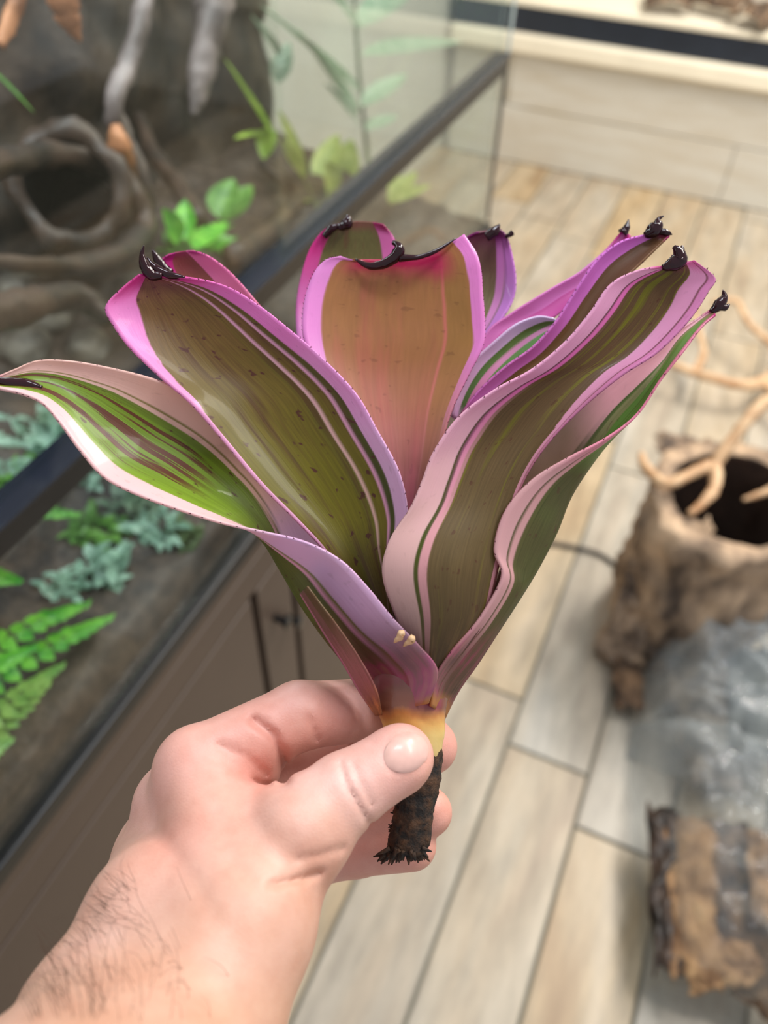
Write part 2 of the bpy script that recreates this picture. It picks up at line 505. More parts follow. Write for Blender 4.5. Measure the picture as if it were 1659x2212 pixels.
branch('root_wood', [inside(430, 480, -.55), inside(380, 395, -.62), inside(330, 330, -.68), inside(300, 250, -.74)], [.012, .011, .010, .008], M_DARKWOOD, 'dark brown root leaning behind the leafy green plant', seed=6)
branch('root_wood', [inside(500, 560, -.50), inside(600, 480, -.56), inside(640, 420, -.62), inside(560, 350, -.70)], [.014, .013, .012, .008], M_DARKWOOD, 'dark root rising beside the yellow-green plants', seed=8)
branch('root_wood', [inside(-60, 690, -.44), inside(60, 660, -.46), inside(160, 640, -.48), inside(240, 690, -.46)], [.012, .013, .012, .008], M_DARKWOOD, 'low dark root lying left of the tall pink leaf tip', seed=9)
# hollow log
def cork_tube(name, c0, c1, ro, ri, mat, matin, seed, label, cat, relief=.10, seg=48, nn=30, tiltcut=0.0):
    c0, c1 = Vector(c0), Vector(c1); ax = (c1 - c0).normalized(); a = ax.orthogonal().normalized(); b = ax.cross(a)
    vs, fs = [], []
    def ring(t, r, k, rough):
        an = 2 * math.pi * k / seg
        q = Vector((math.cos(an) * 2.2 + seed, math.sin(an) * 2.2, t * 3))
        rr = r * (1 + rough * (mnoise.noise(q) * 1.1 + .8 * mnoise.noise(q * 2.3) + .5 * abs(mnoise.noise(q * 5)) ) )
        tt = t * (c1 - c0).length + (0.12 * ro * mnoise.noise(Vector((math.cos(an) * 2, math.sin(an) * 2, seed))) if t > .99 else 0)
        return c0 + ax * tt + a * math.cos(an) * rr + b * math.sin(an) * rr
    for i in range(nn):
        for k in range(seg): vs.append(ring(i / (nn - 1), ro, k, relief))
    for i in range(nn):
        for k in range(seg): vs.append(ring(1 - i / (nn - 1) * .92, ri, k, relief * .35))
    n2 = nn * 2
    for i in range(n2 - 1):
        for k in range(seg): fs.append([i * seg + k, i * seg + (k + 1) % seg, (i + 1) * seg + (k + 1) % seg, (i + 1) * seg + k])
    fs.append([(n2 - 1) * seg + k for k in range(seg)])
    o = mk(name, vs, fs, mat, label=label, cat=cat)
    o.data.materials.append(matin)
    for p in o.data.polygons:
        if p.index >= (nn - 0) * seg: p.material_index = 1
    return o


cork_tube('hollow_log', inside(190, 470, -.76), inside(150, 405, -.60), .058, .042, M_DARKWOOD, M_GAP, 2.2, 'short hollow log with a black opening inside the terrarium', 'log', .15, 36, 12)

# stones and leaf litter on the soil
M_STONE = two('mossy_stone', (60, 56, 50), (120, 112, 100), 24, 0.6, 0.6, 0.004)
def stone(c, r, seed, label, mat=M_STONE, name='stone', cat='stone', group=None, sq=(1, 1, .6)):
    bm = bmesh.new(); bmesh.ops.create_icosphere(bm, subdivisions=3, radius=1)
    for v in bm.verts:
        n = mnoise.noise(v.co * 1.3 + Vector((seed, 0, 0))) * .35 + mnoise.noise(v.co * 3 + Vector((seed, 9, 0))) * .12
        v.co = Vector((v.co.x * sq[0], v.co.y * sq[1], v.co.z * sq[2])) * r * (1 + n) + Vector(c)
    bm.verts.index_update()
    vs = [v.co.copy() for v in bm.verts]; fs = [[v.index for v in f.verts] for f in bm.faces]; bm.free()
    return mk(name, vs, fs, mat, label=label, cat=cat, group=group)


def ground_pt(px, py, lift=0.0):
    """march the sight line through px,py down to the soil"""
    r = (R @ Vector(((px - CX) / FPX, -(py - CY) / FPX, -1.0))).normalized()
    t = .4
    while t < 3:
        p = CAM + r * t
        if p.x < X0 and (p.z < soil_h(p.x, p.y) + lift or p.x < XB + .05): break
        t += .004
    p = CAM + r * t
    p.x = min(X0 - .02, max(XB + .05, p.x)); p.y = min(Y1 - .03, max(Y0 + .03, p.y)); p.z = soil_h(p.x, p.y)
    return p


for k, (px, py, r, lb) in enumerate(((110, 690, .035, 'brown stone on the soil below the looping root'), (60, 760, .03, 'brown stone at the left edge above the pink leaf'), (200, 760, .026, 'small brown stone between two pink leaf tips'), (40, 640, .028, 'stone beside the low dark root'), (300, 640, .03, 'stone under the looping root, right end'))):
    p = ground_pt(px, py); stone(p + Vector((0, 0, r * .3)), r, k * 3.3, lb)

# ---- greenery
def leafgreen(name, a, b, rough=0.35, trans=0.25, c3=None):
    t = NT(name); v = t.obj((1, 1, 1)); n = t.noise(v, 60, 3)
    colr = t.ramp(n, [(0.35, lin(a)), (0.65, lin(b))])
    p = t.bsdf(colr, rough); tr = t.n('ShaderNodeBsdfTranslucent'); t.set(tr, 0, colr)
    mx = t.n('ShaderNodeMixShader'); mx.inputs[0].default_value = trans
    t.t.links.new(p.outputs[0], mx.inputs[1]); t.t.links.new(tr.outputs[0], mx.inputs[2])
    return t.done(mx)


G_BRIGHT = leafgreen('bright_fern_green', (60, 150, 40), (130, 205, 70))
G_LIME = leafgreen('lime_leaf', (140, 180, 60), (180, 210, 90))
G_TEAL = leafgreen('blue_green_moss', (110, 150, 128), (170, 205, 185))
G_MID = leafgreen('mid_green_leaf', (76, 130, 52), (120, 170, 80))
G_PALE = leafgreen('pale_leaf', (150, 180, 150), (200, 216, 190))
G_YELL = leafgreen('yellow_green_leaf', (150, 170, 80), (196, 206, 120))
M_STEM = simple('plant_stem', (90, 96, 50), 0.5, 0.2)


def leaf_geo(p, d, up, L, Wd, arch=0.15, cup=0.1, nu=5, nv=9, shape=0.45):
    d = Vector(d).normalized(); side = d.cross(Vector(up)); side = side.normalized() if side.length > 1e-5 else d.orthogonal().normalized()
    nrm = side.cross(d).normalized()
    vs, fs = [], []
    for j in range(nv):
        t = j / (nv - 1)
        wd = Wd * (math.sin(math.pi * min(1, max(0.0, t ** (0.75 if shape < .5 else 1.1)))) ** .8) + Wd * .02
        c = Vector(p) + d * (L * t) - Vector((0, 0, 1)) * (arch * L * t * t)
        for i in range(nu):
            u = (i / (nu - 1) - .5)
            vs.append(c + side * (u * wd) + nrm * (abs(u) * 2) ** 2 * wd * cup)
    for j in range(nv - 1):
        for i in range(nu - 1): fs.append([j * nu + i, j * nu + i + 1, (j + 1) * nu + i + 1, (j + 1) * nu + i])
    return vs, fs


def frond_geo(pts, L, Wd, pairs=20):
    """pinnate frond along world points"""
    Q = crom([tuple(p) for p in pts], pairs + 1); g = Geo()
    vs, fs = tube_geo([Vector(q) for q in Q], [.0012 * (1 - .7 * i / pairs) for i in range(pairs + 1)], seg=5, n=pairs + 1); g.add(vs, fs)
    for i in range(1, pairs + 1):
        p = Vector(Q[i]); d = (Vector(Q[i]) - Vector(Q[i - 1])).normalized()
        s = d.cross(Vector((0, 0, 1))).normalized()
        t = i / pairs; l = Wd * .5 * (math.sin(math.pi * (0.12 + .88 * t) ** .9) ** .7 if t < 1 else .1) + .002
        for sg in (-1, 1):
            dd = (s * sg + d * .45 + Vector((0, 0, .12 * math.sin(i * 2.1)))).normalized()
            vs, fs = leaf_geo(p, dd, (0, 0, 1), l, L / pairs * 1.05, .15, .1, 3, 5)
            g.add(vs, fs)
    return g


def fern(root, tips, mat, label, wd=.03, cat='fern', pairs=20, lift=.04, group=None):
    o = empty('fern', root, label, cat, group)
    for k, (tip, bow) in enumerate(tips):
        tip = Vector(tip); r = Vector(root); m = (r + tip) / 2 + Vector((0, 0, bow))
        g = frond_geo([r, r.lerp(m, .55) + Vector((0, 0, bow * .3)), m, m.lerp(tip, .6) + Vector((0, 0, bow * .25)), tip], (tip - r).length, wd, pairs)
        mk('frond', g.v, g.f, mat, o)
    return o


def leafy(root, leaves, mat, label, cat='plant', group=None, stem=True):
    """leaves: list of (base point, tip point, width)"""
    o = empty('leafy_plant', root, label, cat, group)
    for b, t, wd in leaves:
        b, t = Vector(b), Vector(t)
        vs, fs = leaf_geo(b, (t - b), (R @ Vector((0, 0.3, 1))), (t - b).length, wd, 0, .18, 5, 11)
        lf = mk('leaf', vs, fs, mat, o)
        if stem:
            m = (Vector(root) + b) / 2 + Vector((0, 0, .01))
            tube('stalk', [Vector(root), m, b], [.0022, .0018, .0014], M_STEM, o, seg=6, n=8)
    return o


# bright ferns behind the low pane, left edge
def F(px, py, x=-.40): return inside(px, py, x)
fern(Vector((-.47, .06, soil_h(-.47, .06))), [(F(235, 1335, -.375), .02), (F(185, 1305, -.40), .035), (F(70, 1400, -.38), .02)], G_BRIGHT, 'bright green fern whose long fronds press against the low front pane', .032)
fern(Vector((-.43, .02, soil_h(-.43, .02))), [(F(130, 1440, -.375), .015), (F(20, 1600, -.37), .01), (F(100, 1480, -.372), .0)], leafgreen('soft_fern_green', (96, 150, 64), (150, 190, 96)), 'softer green fern at the left edge below the long bright fronds', .030)
fern(Vector((-.52, .20, soil_h(-.52, .20))), [(F(90, 1085, -.40), .05), (F(40, 1255, -.40), .03), (F(165, 1110, -.42), .045), (F(10, 1120, -.40), .05)], G_BRIGHT, 'bright green fern with fronds behind the black bar', .026)
fern(Vector((-.60, .26, soil_h(-.60, .26))), [(F(60, 960, -.50), .05), (F(10, 900, -.52), .05), (F(120, 1000, -.50), .03), (F(-60, 1000, -.50), .04)], G_TEAL, 'pale blue-green fern above the black bar at the left edge', .030)


def moss(px, py, r, mat, label, n=34, cat='moss'):
    p = ground_pt(px, py, .01); o = Geo()
    for k in range(n):
        a = random.uniform(0, 6.28); el = random.uniform(.15, 1.3)
        d = Vector((math.cos(a) * math.cos(el), math.sin(a) * math.cos(el), math.sin(el)))
        b = p + Vector((random.uniform(-r, r) * .5, random.uniform(-r, r) * .5, 0))
        b.z = soil_h(b.x, b.y)
        vs, fs = leaf_geo(b, d, (0, 0, 1), r * random.uniform(.5, 1.0), r * .28, .3, .1, 3, 6)
        o.add([Vector((min(X0 - .01, v.x), v.y, v.z)) for v in vs], fs)
    return mk('moss_tuft', o.v, o.f, mat, label=label, cat=cat, kind='stuff')


moss(215, 1215, .040, G_TEAL, 'pale blue-green rosette tuft near the middle of the low pane')
moss(130, 1260, .026, G_TEAL, 'small blue-green tuft below the leaning frond')
moss(290, 1085, .040, leafgreen('grey_green', (86, 116, 92), (130, 154, 128)), 'grey-green tuft just under the black bar')
moss(330, 1130, .034, G_TEAL, 'dim blue-green tuft under the tip of the lowest pink leaf')
moss(400, 1150, .026, leafgreen('dim_green', (84, 104, 70), (120, 140, 96)), 'dull green tuft by the lower edge of the pane')
moss(200, 1130, .036, G_MID, 'mid green tuft beside the black bar')
moss(110, 940, .05, G_TEAL, 'broad blue-green tuft above the black bar at left', 46)
moss(60, 1040, .045, G_MID, 'mid green tuft at the left edge above the bar', 40)
moss(180, 990, .04, G_TEAL, 'blue-green tuft nearest the lowest pink leaf')
moss(480, 520, .035, G_MID, 'green tuft under the leafy green plant', 40)
moss(380, 530, .03, G_MID, 'green tuft left of the leafy green plant', 40)

# long leaves and clusters further along
leafy(inside(585, 330, -.60), [(inside(585, 290, -.58), inside(483, 125, -.58), .034), (inside(582, 275, -.58), inside(570, 345, -.575), .028), (inside(575, 285, -.58), inside(505, 300, -.57), .014)], G_LIME, 'tall lime-green leaf pair standing before the dark back corner')
leafy(ground_pt(690, 470), [(inside(660, 400, -.66), inside(600, 235, -.66), .036), (inside(690, 400, -.64), inside(730, 290, -.64), .05), (inside(650, 380, -.64), inside(610, 300, -.62), .03), (inside(740, 400, -.62), inside(760, 300, -.62), .05), (inside(760, 410, -.60), inside(820, 370, -.60), .04), (inside(690, 420, -.62), inside(640, 440, -.6), .04), (inside(720, 420, -.6), inside(700, 350, -.6), .05)], G_YELL, 'yellow-green leafy cluster behind the far end of the black bar')
leafy(ground_pt(850, 440), [(inside(840, 440, -.48), inside(900, 370, -.48), .03), (inside(850, 430, -.48), inside(870, 380, -.5), .03), (inside(840, 440, -.46), inside(930, 400, -.46), .024)], G_YELL, 'small yellow-green sprig by the far end pane')
leafy(ground_pt(470, 520), [(inside(480, 480, -.56), inside(545, 400, -.56), .036), (inside(470, 470, -.56), inside(505, 385, -.56), .04)], G_MID, 'single broad green leaf above the green tufts')
leafy(ground_pt(400, 530), [(inside(400, 530, -.54), inside(515, 520, -.52), .034), (inside(390, 520, -.54), inside(350, 450, -.54), .026), (inside(400, 520, -.54), inside(400, 430, -.56), .026), (inside(420, 540, -.52), inside(490, 480, -.54), .03)], G_BRIGHT, 'leafy green plant in the middle of the terrarium')
leafy(inside(-60, 150, -.60), [(inside(-20, 150, -.58), inside(75, 245, -.58), .010)], G_MID, 'single narrow green blade arching in from the left edge')
# tall pale plant near the end pane
tp = ground_pt(800, 420)
tall = [(inside(770, 250, -.66), inside(640, 60, -.66), .05), (inside(775, 200, -.66), inside(560, 10, -.68), .06), (inside(780, 120, -.66), inside(1000, 90, -.60), .05), (inside(775, 60, -.66), inside(900, -40, -.66), .06), (inside(770, 60, -.66), inside(660, -80, -.68), .06), (inside(780, 230, -.64), inside(880, 160, -.62), .04), (inside(775, 270, -.64), inside(700, 180, -.66), .04), (inside(790, 280, -.64), inside(860, 250, -.62), .03), (inside(600, 120, -.72), inside(540, 30, -.72), .04), (inside(600, 180, -.72), inside(625, 90, -.72), .035)]
t_o = leafy(tp, tall, G_PALE, 'tall pale plant with broad leaves by the end pane', stem=False)
tube('stalk', [tp, inside(790, 300, -.66), inside(775, 150, -.66), inside(765, 0, -.66), inside(760, -60, -.66)], [.006, .005, .004, .003, .002], M_STEM, t_o, seg=8)

# ================================================================== RIGHT: CORK, ROOTS, PLASTIC
M_CORKL = two('light_cork', (78, 66, 58), (176, 150, 124), 13, 0.85, 0.8, 0.006, (1, 1, .5), 0.36, 0.56, (222, 190, 156))
topc = on(1590, 1075, 2, .42)
CT = cork_tube('cork_tube', (topc.x + .015, topc.y + .02, 0.002), topc, .155, .118, M_CORKL, simple('dark_cork_inside', (58, 40, 30), .9, .3, 30), 5.0, 'thick upright cork bark tube with a dark hollow top holding pale roots', 'bark', .13, 64, 40)


def root_net(name, paths, label, mat=M_TANW):
    g = Geo()
    for k, (P, rr) in enumerate(paths):
        vs, fs = tube_geo(P, rr, seg=12, n=len(P) * 7, rough=.22, seed=k * 2.1); g.add(vs, fs)
    return mk(name, g.v, g.f, mat, label=label, cat='root')


def Z(px, py, z): return on(px, py, 2, z)
root_net('spider_root', [
    ([Z(1700, 850, .56), Z(1640, 880, .54), Z(1590, 940, .50), Z(1545, 1000, .46)], [.014, .013, .012, .012]),
    ([Z(1545, 1000, .46), Z(1500, 1020, .45), Z(1440, 1045, .44), Z(1395, 1010, .43), Z(1385, 980, .43)], [.012, .011, .010, .010, .006]),
    ([Z(1545, 1000, .46), Z(1545, 1050, .45), Z(1520, 1085, .44), Z(1490, 1110, .43)], [.012, .011, .009, .006]),
    ([Z(1700, 1045, .40), Z(1650, 1065, .39), Z(1605, 1080, .38)], [.010, .008, .004]),
], 'pale forked root lying across the mouth of the cork tube')
root_net('spider_root', [
    ([Z(1450, 785, .10), Z(1500, 805, .10), Z(1590, 830, .09), Z(1650, 825, .09), Z(1720, 780, .08)], [.010, .013, .015, .018, .020]),
    ([Z(1650, 825, .09), Z(1690, 860, .09), Z(1740, 890, .08)], [.016, .013, .01]),
    ([Z(1500, 805, .10), Z(1520, 760, .12), Z(1505, 700, .14), Z(1500, 640, .15)], [.012, .010, .008, .006]),
    ([Z(1540, 655, .15), Z(1590, 650, .16), Z(1620, 700, .14), Z(1700, 770, .10)], [.008, .009, .010, .013]),
], 'pale branching root lying on the floor beyond the cork tube')
# rim chunk of cork at the tube's left
bark_piece('bark_slab', Z(1415, 1290, .16), (.36, .15, .030, 1.9), (1.15, 0.15, .35), M_CORKL, 21, 'rough grey-brown bark slab leaning on the left side of the cork tube', 'bark')
bark_piece('bark_slab', Z(1500, 975, .40), (.16, .05, .014, 1.0), (0.2, 0, 1.9), M_CORKL, 23, 'small bark strip on the far rim of the cork tube', 'bark')
# lower right: cork pieces in plastic wrap
def slab_on(a, b, z, wd, T, mat, seed, label, curve=1.6, roll=0.0, name='cork_slab'):
    p, q = Z(*a, z), Z(*b, z); d = q - p
    return bark_piece(name, (p + q) / 2, (d.length, wd, T, curve), (0, roll, math.atan2(d.y, d.x) - math.pi / 2), mat, seed, label, 'bark')


M_C1 = two('orange_cork', (104, 74, 50), (176, 138, 98), 16, .8, .7, .004, (1, 1, .5), .35, .60, (214, 176, 124))
M_C2 = two('dark_brown_cork', (60, 46, 36), (130, 102, 76), 18, .85, .8, .005, (1, 1, .5), .40, .64, (160, 132, 104))
slab_on((1488, 1765), (1512, 2120), .12, .085, .012, M_C1, 31, 'long orange-tan cork slab inside the plastic wrap')
slab_on((1440, 1745), (1458, 2100), .11, .065, .012, M_DARKWOOD, 32, 'dark narrow cork slab at the left side inside the wrap')
slab_on((1350, 1370), (1362, 1530), .05, .06, .010, M_C2, 24, 'narrow dark bark strip hanging below the leaning slab', name='bark_slab')
slab_on((1590, 1780), (1585, 2090), .08, .13, .014, M_C2, 33, 'grey-brown cork slab with a dark hollow inside the wrap')
slab_on((1652, 1795), (1668, 2000), .13, .06, .012, M_C1, 36, 'short tan cork slab at the right edge inside the wrap')
slab_on((1480, 2100), (1640, 2070), .11, .06, .012, M_C1, 35, 'tan cork strip across the near end of the wrap')
slab_on((1700, 2080), (1640, 2190), .10, .10, .012, M_C2, 39, 'dark cork slab in the lower right corner of the frame')
slab_on((1480, 1400), (1560, 1700), .08, .11, .014, two('pale_cork', (90, 84, 78), (150, 136, 120), 16, .85, .6, .004, (1, 1, .5)), 37, 'pale cork slab blurred under the grey plastic')
slab_on((1640, 1400), (1640, 1640), .10, .12, .014, two('slate_cork', (84, 88, 88), (130, 132, 128), 16, .85, .6, .004, (1, 1, .5)), 38, 'grey cork slab under the upper fold of the plastic')


def film_mat():
    t = NT('clear_plastic_film')
    v = t.obj(); n = t.noise(v, 16, 4, .5, 1.0)
    b = t.bump(n, .6, .02)
    tr = t.n('ShaderNodeBsdfTransparent'); tr.inputs[0].default_value = (0.95, 0.97, 0.98, 1)
    gl = t.n('ShaderNodeBsdfGlossy'); gl.inputs['Roughness'].default_value = .06; t.set(gl, 'Normal', b)
    df = t.n('ShaderNodeBsdfDiffuse'); df.inputs[0].default_value = (0.52, 0.56, 0.57, 1)
    fr = t.n('ShaderNodeLayerWeight'); fr.inputs[0].default_value = .25; t.set(fr, 'Normal', b)
    m1 = t.n('ShaderNodeMixShader'); t.set(m1, 0, t.math('MULTIPLY_ADD', fr.outputs[1], .36, .03)); t.t.links.new(tr.outputs[0], m1.inputs[1]); t.t.links.new(gl.outputs[0], m1.inputs[2])
    m2 = t.n('ShaderNodeMixShader'); a = t.n('ShaderNodeAttribute', attribute_name='haze')
    t.set(m2, 0, a.outputs['Fac']); t.t.links.new(m1.outputs[0], m2.inputs[1]); t.t.links.new(df.outputs[0], m2.inputs[2])
    return t.done(m2)


M_FILM = film_mat()


def film(name, corners, hts, label, seed, haze, lift=.0, nu=70, nv=90):
    """crumpled film draped over the heap: corners on the floor (near-left, near-right, far-right, far-left)"""
    A, B, C, D = [Vector(c) for c in corners]; vs, fs = [], []
    hz = []
    for j in range(nv):
        v = j / (nv - 1)
        for i in range(nu):
            u = i / (nu - 1)
            p = A.lerp(B, u).lerp(D.lerp(C, u), v)
            e = min(1, min(u, 1 - u) * 7) ** .6 * min(1, min(v, 1 - v) * 7) ** .6
            q = Vector((u * 5, v * 6, seed))
            rid = 1 - abs(mnoise.noise(q * 1.1)) * 2
            h = hts[0] * (1 - v) + hts[1] * v
            z = e * (h + .026 * mnoise.noise(q) + .034 * rid + .016 * (1 - abs(mnoise.noise(q * 2.7)) * 2))
            p = p + Vector((mnoise.noise(q + Vector((9, 0, 0))) * .012, mnoise.noise(q + Vector((0, 9, 0))) * .012, 0))
            p.z = z + .003
            vs.append(p); hz.append(haze[0] * (1 - v) + haze[1] * v + .10 * max(0, rid - .6))
    for j in range(nv - 1):
        for i in range(nu - 1): fs.append([j * nu + i, j * nu + i + 1, (j + 1) * nu + i + 1, (j + 1) * nu + i])
    o = mk(name, vs, fs, M_FILM, label=label, cat='plastic bag')
    at = o.data.attributes.new('haze', 'FLOAT', 'POINT'); at.data.foreach_set('value', hz)
    return o


film('plastic_wrap', (Z(1385, 2150, 0), Z(1385, 2150, 0) + Vector((.44, .02, 0)), Z(1395, 1560, 0) + Vector((.44, .0, 0)), Z(1360, 1560, 0)), (.18, .17), 'clear crumpled plastic wrap over the orange cork slabs, nearer one', 3.0, (.05, .30))
film('plastic_wrap', (Z(1350, 1640, 0), Z(1350, 1640, 0) + Vector((.46, .0, 0)), Z(1390, 1330, 0) + Vector((.46, .0, 0)), Z(1420, 1330, 0)), (.16, .20), 'grey hazy plastic wrap in front of the cork tube, farther one', 8.0, (.22, .42))

# black cable on the floor
tube('cable', [Z(930, 1235, .006), Z(1050, 1190, .006), Z(1160, 1172, .006), Z(1240, 1182, .006), Z(1300, 1200, .006), Z(1345, 1235, .006), Z(1380, 1270, .006)], [.0055] * 7, simple('cable_rubber', (62, 56, 48), .5), seg=10, n=40, label='dark cable curving across the floor to the cork tube', cat='cable')

# ================================================================== BROMELIAD
DS = 0.00083          # depth unit


def PW(px, py, d): return W(px, py, d * DS)


PL = PW(885, 1850, 300)
brom = empty('bromeliad', PL, 'pink, green and maroon striped bromeliad held up by its stem', 'plant')

PINK = (238, 170, 206); LILAC = (222, 180, 216); PEACH = (240, 196, 184); MAG = (206, 28, 128); MAROON = (66, 8, 36)
OLIVE = (124, 116, 22); BROWN = (122, 88, 48); DKGREEN = (74, 82, 26); LEAFG = (122, 152, 40); TAN = (176, 124, 82)


def bands(lst, soft=0.006):
    """[(end, colour), ...] -> ramp stops with soft edges"""
    st = []; prev = 0.0
    for i, (e, c) in enumerate(lst):
        a = prev + (soft if i else 0); b = e - soft if i < len(lst) - 1 else 1.0
        if b <= a: b = a + .001
        st.append((a, lin(c)))
        if b - a > .02: st.append((b, lin(c)))
        prev = e
    return st


def leaf_mat(name, lo, hi, tip=(.86, .97), dark=None, streak=(70, 40, 30), sa=.6, spots=.5, vmix=(.2, .8), base=(96, 60, 56), bv=(.02, .16), rough=.42, streakthr=(.52, .66), tipc=MAG, vs=3.0, body=(.2, .8), seed=0.0, us=26.0, wet=(.80, .95), base2=None, sv=None, tb=.45, tipwin=None, fa=.35, spec=.32):
    t = NT(name)
    A = t.n('ShaderNodeAttribute', attribute_name='s').outputs['Fac']
    V = t.n('ShaderNodeAttribute', attribute_name='v').outputs['Fac']
    cx = t.n('ShaderNodeCombineXYZ'); t.set(cx, 0, t.math('MULTIPLY', A, us)); t.set(cx, 1, t.math('MULTIPLY', V, vs)); cx.inputs[2].default_value = seed
    c2 = t.n('ShaderNodeCombineXYZ'); t.set(c2, 0, t.math('MULTIPLY', A, 16.0)); t.set(c2, 1, t.math('MULTIPLY', V, 36.0)); c2.inputs[2].default_value = seed + 3
    n1 = t.noise(cx.outputs[0], 1.0, 4, .55, .15)
    n2 = t.noise(c2.outputs[0], 1.0, 2, .5)
    n3 = t.noise(c2.outputs[0], .20, 3, .5)
    fine = t.noise(cx.outputs[0], 5.0, 2, .5)
    wob = t.math('MULTIPLY_ADD', n3, .012, t.math('SUBTRACT', A, .006))
    f = t.math('MULTIPLY_ADD', n3, .5, t.math('SUBTRACT', t.step(V, *vmix), .25), clamp=True)
    col = t.mix(f, t.ramp(wob, bands(lo)), t.ramp(wob, bands(hi)))
    inb = t.math('MULTIPLY', t.step(A, body[0], body[0] + .01), t.math('SUBTRACT', 1.0, t.step(A, body[1] - .01, body[1])))
    # keep streaks on the green blade only
    sep = t.n('ShaderNodeSeparateColor'); t.set(sep, 0, col)
    blade = t.math('MULTIPLY', inb, t.math('SUBTRACT', 1.0, t.step(sep.outputs[2], .12, .22)))
    st = t.math('MULTIPLY', t.math('MULTIPLY', t.step(n1, *streakthr), blade), sa)
    if sv: st = t.math('MULTIPLY', st, t.step(V, *sv))
    col = t.mix(st, col, lin(streak))
    col = t.mix(t.math('MULTIPLY', blade, fa), col, t.ramp(fine, [(.3, (150, 150, 150)), (.7, (255, 255, 255))]), 'MULTIPLY')
    sp = t.math('MULTIPLY', t.math('MULTIPLY', t.step(n2, .635, .70), t.math('MULTIPLY_ADD', blade, .85, .15)), spots)
    col = t.mix(sp, col, lin((84, 40, 34)))
    b = t.math('SUBTRACT', 1.0, t.step(V, *bv))
    bc = t.ramp(t.math('MULTIPLY_ADD', n3, .6, t.math('MULTIPLY', n1, .4)), [(.36, tuple(int(q * .62) for q in base)), (.47, base), (.53, (152, 60, 92) if base2 else base), (.60, tuple(min(255, int(q * 1.35)) for q in base))])
    col = t.mix(t.math('MULTIPLY', b, .85), col, bc)
    if base2: col = t.mix(t.math('SUBTRACT', 1.0, t.step(t.math('MULTIPLY_ADD', n3, .06, t.math('SUBTRACT', V, .03)), -.145, -.10)), col, lin(base2))
    tm_ = t.math('MULTIPLY_ADD', n3, .10, t.math('SUBTRACT', V, .05))
    tmk = t.math('MULTIPLY', t.step(tm_, *tip), .92)
    if tipwin: tmk = t.math('MULTIPLY', tmk, t.math('SUBTRACT', t.step(wob, tipwin[0], tipwin[0] + .15), t.step(wob, tipwin[1] - .15, tipwin[1])))
    else: tmk = t.math('MULTIPLY', tmk, t.math('MULTIPLY_ADD', inb, tb - 1.0, 1.0))
    col = t.mix(tmk, col, lin(tipc))
    if dark: col = t.mix(t.step(tm_, *dark), col, lin(MAROON))
    nr = t.bump(t.math('MULTIPLY_ADD', fine, .5, n1), .18, .0006)
    rg = t.math('MULTIPLY_ADD', t.step(V, *wet), .14 - rough, rough)
    p = t.bsdf(col, rg, nr); p.inputs['Specular IOR Level'].default_value = spec; p.inputs['Coat Weight'].default_value = .12; p.inputs['Coat Roughness'].default_value = .08
    tr = t.n('ShaderNodeBsdfTranslucent'); t.set(tr, 0, col)
    mx = t.n('ShaderNodeMixShader'); mx.inputs[0].default_value = .22
    t.t.links.new(p.outputs[0], mx.inputs[1]); t.t.links.new(tr.outputs[0], mx.inputs[2])
    return t.done(mx)


M_THORN = simple('thorn_maroon', (84, 16, 44), .4, .1)
M_SPINE = simple('tip_spine_maroon', (40, 5, 16), .10, .2, 200, Specular_IOR_Level=.45)


def interp(tab, v):
    xs = [a for a, b in tab]; ys = [b for a, b in tab]
    return float(np.interp(v, xs, ys))


